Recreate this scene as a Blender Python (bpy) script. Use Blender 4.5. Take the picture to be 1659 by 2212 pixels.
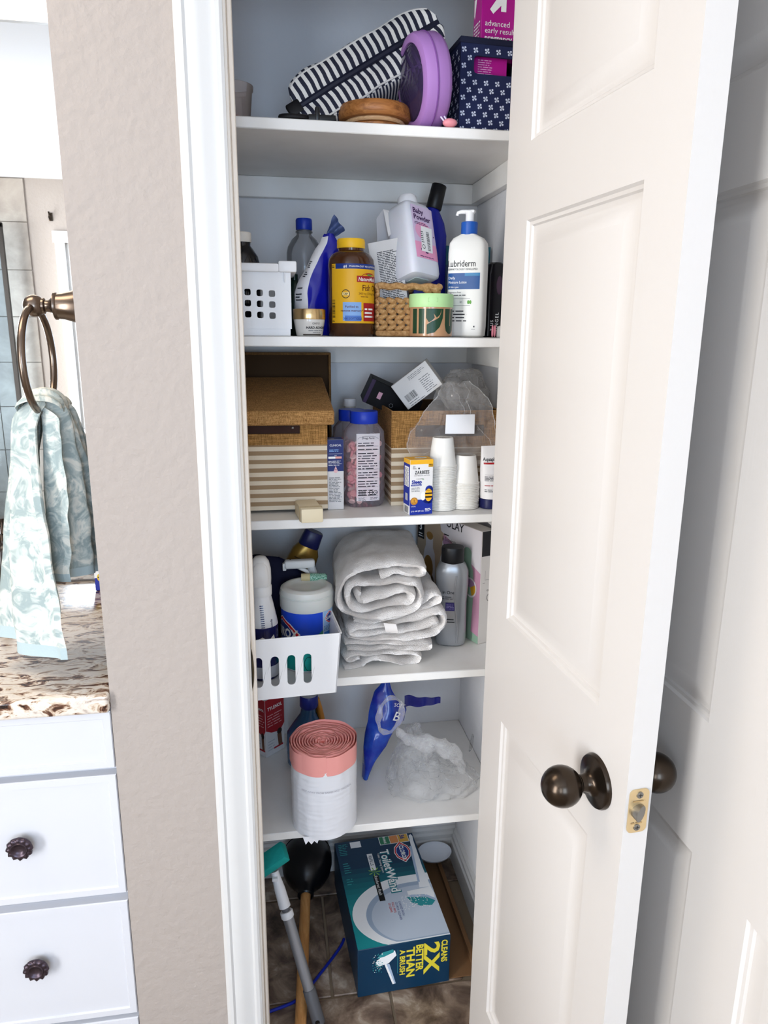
import bpy, bmesh, math, random
from mathutils import Vector, Matrix, noise
for _o in list(bpy.data.objects):
    bpy.data.objects.remove(_o)
SC = bpy.context.scene
COL = SC.collection
random.seed(7)
PI = math.pi

# ------------------------------------------------------------------ camera
def make_camera():
    p, y, r = math.radians(13.88), math.radians(9.34), math.radians(.45)
    cp, sp, cy, sy, cr, sr = math.cos(p), math.sin(p), math.cos(y), math.sin(y), math.cos(r), math.sin(r)
    fwd = Vector((sy*cp, cy*cp, -sp)); right = Vector((cy, -sy, 0)); down = fwd.cross(right)
    r2 = right*cr - down*sr; d2 = right*sr + down*cr
    m = Matrix((r2, -d2, -fwd)).transposed().to_4x4()
    m.translation = Vector((0, -1.115, 1.45))
    cd = bpy.data.cameras.new('camera'); cd.sensor_fit = 'VERTICAL'; cd.sensor_height = 24.0
    cd.lens = 1560.0/2212.0*24.0; cd.clip_start = .02; cd.clip_end = 60
    c = bpy.data.objects.new('camera', cd); COL.objects.link(c); c.matrix_world = m
    SC.camera = c
make_camera()
# ------------------------------------------------------------------ world, large lights, exposure
W = bpy.data.worlds.new('daylight'); SC.world = W; W.use_nodes = True
W.node_tree.nodes['Background'].inputs[0].default_value = (.62, .76, 1.0, 1)
W.node_tree.nodes['Background'].inputs[1].default_value = 1.2
def area(name, loc, direction, sx, sy, power, col):
    d = bpy.data.lights.new(name, 'AREA'); d.shape = 'RECTANGLE'; d.size = sx; d.size_y = sy; d.energy = power; d.color = col
    o = bpy.data.objects.new(name, d); COL.objects.link(o); o.location = loc
    o.rotation_euler = Vector(direction).to_track_quat('-Z', 'Y').to_euler()
    return o
# daylight by two windows, and fill by an added unseen window facing the closet
area('daylight_side', (-2.14, -2.02, 1.24), (1, 0, 0), .86, 1.72, 42, (1.0, .98, .95))
area('daylight_back', (-.985, -2.99, 1.42), (0, 1, 0), .46, 1.2, 9, (.86, .93, 1.0))
area('fill_facing', (.07, -2.99, 1.42), (0, 1, 0), .76, 1.2, 12, (.58, .77, 1.0))  # added fill lamp that brightens the closet interior from the front
VS = SC.view_settings
SC.display_settings.display_device = 'sRGB'
VS.view_transform = 'Standard'; VS.look = 'None'; VS.gamma = 1.0; VS.use_curve_mapping = False
VS.exposure = 1.08
try:
    SC.cycles.max_bounces = 7; SC.cycles.diffuse_bounces = 4; SC.cycles.glossy_bounces = 4
    SC.cycles.transmission_bounces = 4; SC.cycles.transparent_max_bounces = 14
    SC.cycles.caustics_reflective = False; SC.cycles.caustics_refractive = False
    SC.cycles.sample_clamp_indirect = 6.0
except Exception:
    pass

# ------------------------------------------------------------------ helpers: colour and materials
def lin(h):
    h = h.lstrip('#'); out = []
    for i in (0, 2, 4):
        c = int(h[i:i+2], 16)/255.0
        out.append(c/12.92 if c <= .04045 else ((c+.055)/1.055)**2.4)
    return (out[0], out[1], out[2], 1.0)
MATS = {}
def mat(name, col, rough=.5, metal=0.0, spec=.36, bump=None, vary=None, coat=0.0, sheen=0.0, trans=0.0, ior=1.45, emit=0.0, sss=0.0, stretch=None):
    """procedural principled material; bump=(scale, strength), vary=(scale, second colour, amount)"""
    if name in MATS: return MATS[name]
    m = bpy.data.materials.new(name); m.use_nodes = True; nt = m.node_tree; N = nt.nodes; L = nt.links
    b = N['Principled BSDF']; c = lin(col) if isinstance(col, str) else col
    b.inputs['Base Color'].default_value = c; b.inputs['Roughness'].default_value = rough
    b.inputs['Metallic'].default_value = metal; b.inputs['Specular IOR Level'].default_value = spec
    b.inputs['Coat Weight'].default_value = coat; b.inputs['Sheen Weight'].default_value = sheen
    b.inputs['Transmission Weight'].default_value = trans; b.inputs['IOR'].default_value = ior
    if sss: b.inputs['Subsurface Weight'].default_value = sss; b.inputs['Subsurface Scale'].default_value = .01
    if emit: b.inputs['Emission Color'].default_value = c; b.inputs['Emission Strength'].default_value = emit
    if bump or vary:
        tc = N.new('ShaderNodeTexCoord'); mp = N.new('ShaderNodeMapping'); L.new(tc.outputs['Object'], mp.inputs[0])
        if stretch: mp.inputs['Scale'].default_value = stretch
        if bump:
            t = N.new('ShaderNodeTexNoise'); t.inputs['Scale'].default_value = bump[0]; t.inputs['Detail'].default_value = 4
            L.new(mp.outputs[0], t.inputs['Vector'])
            bp = N.new('ShaderNodeBump'); bp.inputs['Strength'].default_value = bump[1]; bp.inputs['Distance'].default_value = bump[2] if len(bump) > 2 else .002
            L.new(t.outputs['Fac'], bp.inputs['Height']); L.new(bp.outputs[0], b.inputs['Normal'])
        if vary:
            t2 = N.new('ShaderNodeTexNoise'); t2.inputs['Scale'].default_value = vary[0]; t2.inputs['Detail'].default_value = 5
            L.new(mp.outputs[0], t2.inputs['Vector'])
            rp = N.new('ShaderNodeValToRGB'); rp.color_ramp.elements[0].position = .35; rp.color_ramp.elements[1].position = .68
            rp.color_ramp.elements[0].color = c; c2 = lin(vary[1]); a = vary[2]
            rp.color_ramp.elements[1].color = tuple(c[i]*(1-a)+c2[i]*a for i in range(3))+(1,)
            L.new(t2.outputs['Fac'], rp.inputs[0]); L.new(rp.outputs[0], b.inputs['Base Color'])
    MATS[name] = m
    return m
def clear(name, tint='#ffffff', gloss=.25, rough=.08, haze=0.0, hazecol='#ffffff', bump=None):
    """thin clear plastic or glass: transparent + fresnel gloss + a little milky diffuse"""
    if name in MATS: return MATS[name]
    m = bpy.data.materials.new(name); m.use_nodes = True; nt = m.node_tree; N = nt.nodes; L = nt.links
    N.remove(N['Principled BSDF']); out = N['Material Output']
    tr = N.new('ShaderNodeBsdfTransparent'); tr.inputs[0].default_value = lin(tint)
    gl = N.new('ShaderNodeBsdfGlossy'); gl.inputs['Roughness'].default_value = rough
    lw = N.new('ShaderNodeLayerWeight'); lw.inputs[0].default_value = gloss
    mx = N.new('ShaderNodeMixShader'); L.new(lw.outputs['Fresnel'], mx.inputs[0]); L.new(tr.outputs[0], mx.inputs[1]); L.new(gl.outputs[0], mx.inputs[2])
    last = mx
    if haze:
        d0 = N.new('ShaderNodeBsdfDiffuse'); d0.inputs[0].default_value = lin(hazecol)
        t0 = N.new('ShaderNodeBsdfTranslucent'); t0.inputs[0].default_value = lin(hazecol)
        df = N.new('ShaderNodeAddShader'); L.new(d0.outputs[0], df.inputs[0]); L.new(t0.outputs[0], df.inputs[1])
        m2 = N.new('ShaderNodeMixShader'); m2.inputs[0].default_value = haze
        L.new(mx.outputs[0], m2.inputs[1]); L.new(df.outputs[0], m2.inputs[2]); last = m2
    if bump:
        tc = N.new('ShaderNodeTexCoord'); t = N.new('ShaderNodeTexNoise'); t.inputs['Scale'].default_value = bump[0]; t.inputs['Detail'].default_value = 6
        t.inputs['Distortion'].default_value = 1.5
        L.new(tc.outputs['Object'], t.inputs['Vector'])
        bp = N.new('ShaderNodeBump'); bp.inputs['Strength'].default_value = bump[1]; bp.inputs['Distance'].default_value = .006
        L.new(t.outputs['Fac'], bp.inputs['Height']); L.new(bp.outputs[0], gl.inputs['Normal']); L.new(bp.outputs[0], lw.inputs['Normal'])
    L.new(last.outputs[0], out.inputs[0]); MATS[name] = m
    return m
def stripes(name, ca, cb, axis, period, duty=.5, off=0.0, wob=0.0, rough=.8, weave=0.0):
    if name in MATS: return MATS[name]
    m = bpy.data.materials.new(name); m.use_nodes = True; nt = m.node_tree; N = nt.nodes; L = nt.links
    b = N['Principled BSDF']; b.inputs['Roughness'].default_value = rough
    tc = N.new('ShaderNodeTexCoord'); sp = N.new('ShaderNodeSeparateXYZ'); L.new(tc.outputs['Object'], sp.inputs[0])
    src = sp.outputs[axis]
    def mth(op, a, bb):
        n = N.new('ShaderNodeMath'); n.operation = op
        for i, v in enumerate((a, bb)):
            if v is None: continue
            if isinstance(v, (int, float)): n.inputs[i].default_value = v
            else: L.new(v, n.inputs[i])
        return n.outputs[0]
    if wob:
        t = N.new('ShaderNodeTexNoise'); t.inputs['Scale'].default_value = 14; L.new(tc.outputs['Object'], t.inputs['Vector'])
        src = mth('ADD', src, mth('MULTIPLY', mth('SUBTRACT', t.outputs['Fac'], .5), wob))
    v = mth('FRACT', mth('DIVIDE', mth('ADD', src, off+10*period), period), None)
    f = mth('LESS_THAN', v, duty)
    mx = N.new('ShaderNodeMix'); mx.data_type = 'RGBA'; L.new(f, mx.inputs['Factor'])
    mx.inputs['A'].default_value = lin(ca); mx.inputs['B'].default_value = lin(cb)
    L.new(mx.outputs['Result'], b.inputs['Base Color'])
    if weave:
        w = N.new('ShaderNodeTexNoise'); w.inputs['Scale'].default_value = 500; L.new(tc.outputs['Object'], w.inputs['Vector'])
        bp = N.new('ShaderNodeBump'); bp.inputs['Strength'].default_value = weave; bp.inputs['Distance'].default_value = .001
        L.new(w.outputs['Fac'], bp.inputs['Height']); L.new(bp.outputs[0], b.inputs['Normal'])
    MATS[name] = m
    return m
def burlap(name, c1, c2):
    if name in MATS: return MATS[name]
    m = bpy.data.materials.new(name); m.use_nodes = True; nt = m.node_tree; N = nt.nodes; L = nt.links
    b = N['Principled BSDF']; b.inputs['Roughness'].default_value = .9
    tc = N.new('ShaderNodeTexCoord')
    outs = []
    for sc in ((900, 900, 60), (60, 900, 900), (900, 60, 900)):
        mp = N.new('ShaderNodeMapping'); mp.inputs['Scale'].default_value = sc; L.new(tc.outputs['Object'], mp.inputs[0])
        t = N.new('ShaderNodeTexNoise'); t.inputs['Scale'].default_value = 1.0; t.inputs['Detail'].default_value = 1; L.new(mp.outputs[0], t.inputs['Vector']); outs.append(t.outputs['Fac'])
    a = N.new('ShaderNodeMath'); a.operation = 'ADD'; L.new(outs[0], a.inputs[0]); L.new(outs[1], a.inputs[1])
    a2 = N.new('ShaderNodeMath'); a2.operation = 'ADD'; L.new(a.outputs[0], a2.inputs[0]); L.new(outs[2], a2.inputs[1])
    rp = N.new('ShaderNodeValToRGB'); rp.color_ramp.elements[0].position = .42; rp.color_ramp.elements[1].position = .60
    dv = N.new('ShaderNodeMath'); dv.operation = 'DIVIDE'; dv.inputs[1].default_value = 3.0; L.new(a2.outputs[0], dv.inputs[0])
    rp.color_ramp.elements[0].color = lin(c1); rp.color_ramp.elements[1].color = lin(c2)
    L.new(dv.outputs[0], rp.inputs[0]); L.new(rp.outputs[0], b.inputs['Base Color'])
    bp = N.new('ShaderNodeBump'); bp.inputs['Strength'].default_value = .5; bp.inputs['Distance'].default_value = .001
    L.new(dv.outputs[0], bp.inputs['Height']); L.new(bp.outputs[0], b.inputs['Normal'])
    MATS[name] = m
    return m
def ramp_mat(name, scale, stops, rough=.4, detail=8, distort=1.0, bump=0.0, stretch=None, voro=False):
    if name in MATS: return MATS[name]
    m = bpy.data.materials.new(name); m.use_nodes = True; nt = m.node_tree; N = nt.nodes; L = nt.links
    b = N['Principled BSDF']; b.inputs['Roughness'].default_value = rough
    tc = N.new('ShaderNodeTexCoord'); mp = N.new('ShaderNodeMapping'); L.new(tc.outputs['Object'], mp.inputs[0])
    if stretch: mp.inputs['Scale'].default_value = stretch
    t = N.new('ShaderNodeTexNoise'); t.inputs['Scale'].default_value = scale; t.inputs['Detail'].default_value = detail; t.inputs['Distortion'].default_value = distort
    t.inputs['Roughness'].default_value = .62
    L.new(mp.outputs[0], t.inputs['Vector'])
    rp = N.new('ShaderNodeValToRGB'); e = rp.color_ramp.elements
    while len(e) < len(stops): e.new(.5)
    for i, (p, c) in enumerate(stops): e[i].position = p; e[i].color = lin(c)
    L.new(t.outputs['Fac'], rp.inputs[0]); L.new(rp.outputs[0], b.inputs['Base Color'])
    if bump:
        bp = N.new('ShaderNodeBump'); bp.inputs['Strength'].default_value = bump; bp.inputs['Distance'].default_value = .003
        L.new(t.outputs['Fac'], bp.inputs['Height']); L.new(bp.outputs[0], b.inputs['Normal'])
    MATS[name] = m
    return m

# ------------------------------------------------------------------ helpers: meshes and objects
def sgnpow(v, e): return math.copysign(abs(v)**e, v)
class G:
    """collects geometry, then builds ONE mesh object"""
    def __init__(s): s.v = []; s.f = []; s.m = []
    def add(s, vs, fs, m=0):
        o = len(s.v); s.v += [Vector(q) for q in vs]; s.f += [tuple(i+o for i in f) for f in fs]; s.m += [m]*len(fs); return s
    def box(s, x0, x1, y0, y1, z0, z1, m=0):
        return s.add([(x, y, z) for z in (z0, z1) for y in (y0, y1) for x in (x0, x1)],
                     [(0, 2, 3, 1), (4, 5, 7, 6), (0, 1, 5, 4), (2, 6, 7, 3), (0, 4, 6, 2), (1, 3, 7, 5)], m)
    def rbox(s, x0, x1, y0, y1, z0, z1, r=.004, seg=2, m=0):
        bm = bmesh.new(); bmesh.ops.create_cube(bm, size=1)
        for q in bm.verts: q.co = Vector(((x0+x1)/2+q.co.x*(x1-x0), (y0+y1)/2+q.co.y*(y1-y0), (z0+z1)/2+q.co.z*(z1-z0)))
        bmesh.ops.bevel(bm, geom=list(bm.edges), offset=r, segments=seg, affect='EDGES', profile=.5)
        bm.verts.ensure_lookup_table(); bm.verts.index_update()
        s.add([q.co.copy() for q in bm.verts], [tuple(q.index for q in f.verts) for f in bm.faces], m); bm.free(); return s
    def lathe(s, prof, n=32, m=0, cx=0, cy=0, cz=0, cap=True, fm=None):
        vs = [(cx+r*math.cos(2*PI*k/n), cy+r*math.sin(2*PI*k/n), cz+z) for r, z in prof for k in range(n)]
        o = len(s.v); s.v += [Vector(q) for q in vs]
        for i in range(len(prof)-1):
            for k in range(n):
                k2 = (k+1) % n; s.f.append((o+i*n+k, o+i*n+k2, o+(i+1)*n+k2, o+(i+1)*n+k)); s.m.append(fm(i) if fm else m)
        if cap:
            s.f.append(tuple(o+k for k in reversed(range(n)))); s.m.append(m)
            b = o+(len(prof)-1)*n; s.f.append(tuple(b+k for k in range(n))); s.m.append(fm(len(prof)-2) if fm else m)
        return s
    def loft(s, rings, n=32, m=0, cap=True, fm=None):
        """rings: (z, hx, hy, exponent, cx, cy)"""
        o = len(s.v)
        for z, hx, hy, e, cx, cy in rings:
            for k in range(n):
                a = 2*PI*(k+.5)/n; s.v.append(Vector((cx+hx*sgnpow(math.cos(a), 2/e), cy+hy*sgnpow(math.sin(a), 2/e), z)))
        for i in range(len(rings)-1):
            for k in range(n):
                k2 = (k+1) % n; s.f.append((o+i*n+k, o+i*n+k2, o+(i+1)*n+k2, o+(i+1)*n+k)); s.m.append(fm(i) if fm else m)
        if cap:
            s.f.append(tuple(o+k for k in reversed(range(n)))); s.m.append(fm(0) if fm else m)
            b = o+(len(rings)-1)*n; s.f.append(tuple(b+k for k in range(n))); s.m.append(fm(len(rings)-2) if fm else m)
        return s
    def tube(s, pts, r, n=8, m=0, closed=False, cap=True):
        P = [Vector(q) for q in pts]; K = len(P); rr = r if isinstance(r, (list, tuple)) else [r]*K
        o = len(s.v); up = None
        for i in range(K):
            a = P[i-1] if (i > 0 or closed) else P[i]; b = P[(i+1) % K] if (i < K-1 or closed) else P[i]
            t = (b-a).normalized()
            if up is None:
                up = Vector((0, 0, 1)) if abs(t.z) < .9 else Vector((1, 0, 0))
            u = (up - t*up.dot(t)); u = u.normalized() if u.length > 1e-6 else t.orthogonal().normalized(); w = t.cross(u); up = u
            for k in range(n):
                q = 2*PI*k/n; s.v.append(P[i]+(u*math.cos(q)+w*math.sin(q))*rr[i])
        for i in range(K if closed else K-1):
            j = (i+1) % K
            for k in range(n):
                k2 = (k+1) % n; s.f.append((o+i*n+k, o+i*n+k2, o+j*n+k2, o+j*n+k)); s.m.append(m)
        if cap and not closed:
            s.f.append(tuple(o+k for k in reversed(range(n)))); s.m.append(m)
            b = o+(K-1)*n; s.f.append(tuple(b+k for k in range(n))); s.m.append(m)
        return s
    def sheet(s, fn, nu, nv, m=0, fm=None, wrapu=False):
        o = len(s.v); cu = nu if wrapu else nu+1
        for j in range(nv+1):
            for i in range(cu): s.v.append(Vector(fn(i/nu, j/nv)))
        for j in range(nv):
            for i in range(nu):
                i2 = (i+1) % cu
                s.f.append((o+j*cu+i, o+j*cu+i2, o+(j+1)*cu+i2, o+(j+1)*cu+i)); s.m.append(fm((i+.5)/nu, (j+.5)/nv) if fm else m)
        return s
    def ball(s, c, rx, ry=None, rz=None, n=16, m=0):
        ry = ry or rx; rz = rz or rx
        pr = [(math.sin(PI*i/(n//2)), -math.cos(PI*i/(n//2))) for i in range(n//2+1)]
        pr[0] = (.001, -1); pr[-1] = (.001, 1); o = len(s.v)
        s.lathe(pr, n, m)
        for q in s.v[o:]: q.x = c[0]+q.x*rx; q.y = c[1]+q.y*ry; q.z = c[2]+q.z*rz
        return s
    def prism(s, poly, y0, y1, m=0):
        """polygon in (x,z) pushed from y0 to y1"""
        n = len(poly); return s.add([(x, y0, z) for x, z in poly]+[(x, y1, z) for x, z in poly],
            [tuple(range(n)), tuple(range(2*n-1, n-1, -1))]+[(i, i+n, (i+1) % n+n, (i+1) % n) for i in range(n)], m)
    def xf(s, M, start=0):
        for i in range(start, len(s.v)): s.v[i] = M @ s.v[i]
        return s
    def crumple(s, amp, scale, seed=0, start=0):
        for i in range(start, len(s.v)):
            q = s.v[i]; n1 = noise.noise_vector(q*scale+Vector((seed*3.1, seed*1.7, seed))); s.v[i] = q+n1*amp
        return s
    def build(s, name, mats, parent=None, smooth=40, loc=None, rot=None):
        me = bpy.data.meshes.new(name); me.from_pydata([tuple(q) for q in s.v], [], s.f)
        mats = mats if isinstance(mats, (list, tuple)) else [mats]
        for q in mats: me.materials.append(q)
        if len(mats) > 1: me.polygons.foreach_set('material_index', s.m)
        bm = bmesh.new(); bm.from_mesh(me); bmesh.ops.recalc_face_normals(bm, faces=bm.faces); bm.to_mesh(me); bm.free()
        if smooth:
            me.polygons.foreach_set('use_smooth', [True]*len(me.polygons)); me.set_sharp_from_angle(angle=math.radians(smooth))
        me.update()
        return link(name, me, parent, loc, rot)
def link(name, me, parent=None, loc=None, rot=None):
    o = bpy.data.objects.new(name, me); COL.objects.link(o)
    if parent is not None: o.parent = parent
    if loc is not None: o.location = loc
    if rot is not None: o.rotation_euler = rot
    return o
def thing(name, label, cat, loc=(0, 0, 0), rotz=0.0, group=None, rot=None):
    o = bpy.data.objects.new(name, None); COL.objects.link(o); o.location = loc; o.empty_display_size = .02
    o.rotation_euler = rot if rot is not None else (0, 0, rotz)
    return tag(o, label, cat, group)
def tag(o, label, cat, group=None):
    o['label'] = label; o['category'] = cat
    if group: o['group'] = group
    return o
def struct(o, label=None):
    o['kind'] = 'structure'
    if label: o['label'] = label
    return o

# ------------------------------------------------------------------ helpers: flat print and lettering
_TX = {}
def text_shape(body, bold=0.0, shear=0.0, spacing=1.0):
    k = (body, bold, shear, spacing)
    if k in _TX: return _TX[k]
    cu = bpy.data.curves.new('txt', 'FONT'); cu.body = body; cu.size = 1.0; cu.offset = bold; cu.shear = shear; cu.space_character = spacing
    cu.resolution_u = 2; cu.fill_mode = 'BOTH'
    ob = bpy.data.objects.new('txt', cu); COL.objects.link(ob)
    dg = bpy.context.evaluated_depsgraph_get(); dg.update()
    me = bpy.data.meshes.new_from_object(ob.evaluated_get(dg), depsgraph=dg)
    vs = [(q.co.x, q.co.y) for q in me.vertices]; fs = [tuple(p.vertices) for p in me.polygons]
    bpy.data.objects.remove(ob); bpy.data.curves.remove(cu); bpy.data.meshes.remove(me)
    _TX[k] = (vs, fs)
    return _TX[k]
class Print:
    """flat print: shapes in (u,v) on a surface map fn(u,v,h)"""
    def __init__(s, fn, step=.003): s.g = G(); s.fn = fn; s.mats = []; s.step = step; s.curved = getattr(fn, 'curved', False)
    def mi(s, m):
        if m not in s.mats: s.mats.append(m)
        return s.mats.index(m)
    def _put(s, vs, fs, m, lay): s.g.add([s.fn(u, v, .00035+.0002*lay) for u, v in vs], fs, s.mi(m))
    def rect(s, u0, v0, u1, v1, m, lay=0, skew=0.0):
        n = max(1, min(60, int(abs(u1-u0)/s.step)))
        k = max(1, min(60, int(abs(v1-v0)/s.step))) if getattr(s, 'grid', False) else 1
        vs = [(u0+(u1-u0)*i/n+skew*(j/k), v0+(v1-v0)*j/k) for j in range(k+1) for i in range(n+1)]
        s._put(vs, [(j*(n+1)+i, j*(n+1)+i+1, (j+1)*(n+1)+i+1, (j+1)*(n+1)+i) for j in range(k) for i in range(n)], m, lay); return s
    def poly(s, pts, m, lay=0):
        a, b = min(q[0] for q in pts), max(q[0] for q in pts)
        if not getattr(s, 'curved', False) or b-a < s.step: s._put(pts, [tuple(range(len(pts)))], m, lay); return s
        n = int((b-a)/s.step)+1
        def clip(P, c, keep):
            out = []
            for i in range(len(P)):
                p, q = P[i], P[(i+1) % len(P)]; ip, iq = keep*(p[0]-c) >= 0, keep*(q[0]-c) >= 0
                if ip: out.append(p)
                if ip != iq: t = (c-p[0])/(q[0]-p[0]); out.append((c, p[1]+(q[1]-p[1])*t))
            return out
        for i in range(n):
            Q = clip(clip(list(pts), a+(b-a)*i/n, 1), a+(b-a)*(i+1)/n, -1)
            if len(Q) > 2: s._put(Q, [tuple(range(len(Q)))], m, lay)
        return s
    def ell(s, u, v, a, b, m, lay=0, n=20, t0=0, t1=2*PI):
        s._put([(u, v)]+[(u+a*math.cos(t0+(t1-t0)*i/n), v+b*math.sin(t0+(t1-t0)*i/n)) for i in range(n+1)], [(0, i+1, i+2) for i in range(n)], m, lay); return s
    def ring(s, u, v, a, b, w, m, lay=0, n=24, t0=0, t1=2*PI):
        vs = []
        for i in range(n+1):
            t = t0+(t1-t0)*i/n; vs += [(u+a*math.cos(t), v+b*math.sin(t)), (u+(a-w)*math.cos(t), v+(b-w)*math.sin(t))]
        s._put(vs, [(2*i, 2*i+2, 2*i+3, 2*i+1) for i in range(n)], m, lay); return s
    def text(s, body, u, v, size, m, lay=1, bold=.0, align='L', shear=0.0, wide=1.0, rot=0.0, spacing=1.0):
        vs, fs = text_shape(body, bold, shear, spacing)
        if not vs: return s
        x1 = max(q[0] for q in vs); x0 = min(q[0] for q in vs)
        off = {'L': -x0, 'C': -(x0+x1)/2, 'R': -x1}[align]; c, q_ = math.cos(rot), math.sin(rot)
        pts = []
        for a, b in vs:
            a = (a+off)*size*wide; b = b*size; pts.append((u+a*c-b*q_, v+a*q_+b*c))
        s._put(pts, fs, m, lay); return s
    def small(s, u0, u1, v0, v1, n, m, lay=1, seed=1, fill=.45, rag=.25):
        """n rows of print too small to read, as word-long strokes"""
        rn = random.Random(seed); dv = (v1-v0)/n
        for i in range(n):
            v = v0+dv*i; u = u0; end = u1-(u1-u0)*rn.random()*rag
            while u < end:
                w = dv*(.8+rn.random()*3); s.rect(u, v, min(u+w, end), v+dv*fill, m, lay); u += w+dv*.45
        return s
    def bars(s, u0, v0, u1, v1, m, lay=1, seed=3, vertical=True):
        rn = random.Random(seed); L = (u1-u0) if vertical else (v1-v0); t = 0
        while t < L:
            w = L*(.012+.025*rn.random())
            if vertical: s.rect(u0+t, v0, min(u0+t+w, u1), v1, m, lay)
            else: s.rect(u0, v0+t, u1, min(v0+t+w, v1), m, lay)
            t += w+L*(.012+.03*rn.random())
        return s
    def build(s, name, parent):
        return s.g.build(name, s.mats, parent, smooth=0)
def flat(o, eu, ev, n):
    o, eu, ev, n = Vector(o), Vector(eu), Vector(ev), Vector(n)
    return lambda u, v, h: o+eu*u+ev*v+n*h
def front(y, x=0, z=0): return flat((x, y, z), (1, 0, 0), (0, 0, 1), (0, -1, 0))
def left(x, y=0, z=0): return flat((x, y, z), (0, -1, 0), (0, 0, 1), (-1, 0, 0))
def right(x, y=0, z=0): return flat((x, y, z), (0, 1, 0), (0, 0, 1), (1, 0, 0))
def top(z, x=0, y=0): return flat((x, y, z), (1, 0, 0), (0, 1, 0), (0, 0, 1))
def cyl(R, th0=0.0, cx=0, cy=0, z=0):
    """u = arc length from the line facing the viewer (-y), turned by th0 to the right"""
    def fn(u, v, h):
        rad = (R(v) if callable(R) else R)
        t = th0+u/rad; return Vector((cx+(rad+h)*math.sin(t), cy-(rad+h)*math.cos(t), z+v))
    fn.curved = True
    return fn
def superfn(hx, hy, e, cx=0, cy=0, z=0, th0=0.0):
    """map round a squarish bottle: u is distance across the front face"""
    def fn(u, v, h):
        X = hx(v) if callable(hx) else hx; Y = hy(v) if callable(hy) else hy
        t = max(-.998, min(.998, u/X)); y = -(1-abs(t)**e)**(1/e)*Y
        return Vector((cx+u, cy+y-h, z+v))
    fn.curved = True
    return fn
def catmull(pts, k=6):
    P = [Vector(q) for q in pts]; P = [P[0]*2-P[1]]+P+[P[-1]*2-P[-2]]; out = []
    for i in range(1, len(P)-2):
        for j in range(k):
            t = j/k; a, b, c, d = P[i-1], P[i], P[i+1], P[i+2]
            out.append(.5*((2*b)+(c-a)*t+(2*a-5*b+4*c-d)*t*t+(3*b-a-3*c+d)*t**3))
    out.append(P[-2]); return out
def perf_panel(g, xs, zs, y0, y1, holes, m=0):
    """panel in x-z between y0 and y1 with through holes; holes {(i,j): polygon of 4k points, starting at the cell's lower left}"""
    for i in range(len(xs)-1):
        for j in range(len(zs)-1):
            a, b, c, d = xs[i], xs[i+1], zs[j], zs[j+1]
            if (i, j) not in holes:
                g.add([(a, y0, c), (b, y0, c), (b, y0, d), (a, y0, d), (a, y1, c), (b, y1, c), (b, y1, d), (a, y1, d)], [(0, 1, 2, 3), (7, 6, 5, 4)], m); continue
            H = holes[(i, j)]; n = len(H); k = n//4; out = []
            C = [(a, c), (b, c), (b, d), (a, d)]
            for s_ in range(4):
                p, q = C[s_], C[(s_+1) % 4]
                for t in range(k): out.append((p[0]+(q[0]-p[0])*t/k, p[1]+(q[1]-p[1])*t/k))
            vs = [(x, y0, z) for x, z in out]+[(x, y0, z) for x, z in H]+[(x, y1, z) for x, z in out]+[(x, y1, z) for x, z in H]
            fs = []
            for t in range(n):
                u = (t+1) % n
                fs += [(t, u, n+u, n+t), (2*n+u, 2*n+t, 3*n+t, 3*n+u), (n+t, n+u, 3*n+u, 3*n+t)]
            g.add(vs, fs, m)
    a, b, c, d = xs[0], xs[-1], zs[0], zs[-1]
    g.add([(a, y0, c), (b, y0, c), (b, y0, d), (a, y0, d), (a, y1, c), (b, y1, c), (b, y1, d), (a, y1, d)],
          [(0, 4, 5, 1), (1, 5, 6, 2), (2, 6, 7, 3), (3, 7, 4, 0)], m)
    return g
def round_rect(cx, cz, w, h, r, k=3):
    """4*(k) points, first the lower left corner"""
    out = []
    for (sx, sz, a0) in ((-1, -1, PI), (1, -1, 1.5*PI), (1, 1, 0), (-1, 1, .5*PI)):
        for t in range(k):
            a = a0+(PI/2)*t/(k-1); out.append((cx+sx*(w/2-r)+r*math.cos(a), cz+sz*(h/2-r)+r*math.sin(a)))
    return out
WHITE = mat('print_white', '#f4f4f2', .5); BLACK = mat('print_black', '#141416', .5); GREY = mat('print_grey', '#6a6c70', .6)
# ================================================================== the setting
CEIL = 2.38
wall_paint = mat('wall_paint_greige', '#a89f98', .75, bump=(62, .6, .004), spec=.3)
closet_paint = mat('closet_paint', '#e0e0e2', .6, bump=(60, .28, .003), spec=.35)
trim_white = mat('trim_white', '#cdcdcc', .35)
jamb_cream = mat('jamb_paint', '#efe7dc', .35)
shelf_white = mat('shelf_paint', '#f0eeea', .4, vary=(9, '#dedad3', .5))
ceil_white = mat('ceiling_white', '#eceef2', .8)
door_white = mat('door_paint', '#cdc9c5', .38, bump=(1.0, .10, .001), stretch=(330, 330, 9))
tile_stone = ramp_mat('floor_stone', 13, [(.30, '#33281f'), (.45, '#6a574a'), (.56, '#8f7c6b'), (.68, '#c4b6a6')], .4, 10, .5, .25)
grout = mat('grout', '#8a7a66', .9)
bronze = mat('oil_rubbed_bronze', '#40372f', .24, .9, bump=(60, .03))
brass = mat('brass_plate', '#e0c79a', .32, .8)
steel = mat('grey_steel', '#8b8985', .33, .9)
HZ = 2.06   # head of the closet opening
struct(G().box(-2.2, .62, -3.06, .72, -.05, -.005).build('floor', grout, smooth=0))
FLOOR = bpy.data.objects['floor']
tx = [-.372, -.067, .238, .543]; ty = [-.715, -.41, -.105, .2, .505, .81]
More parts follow.
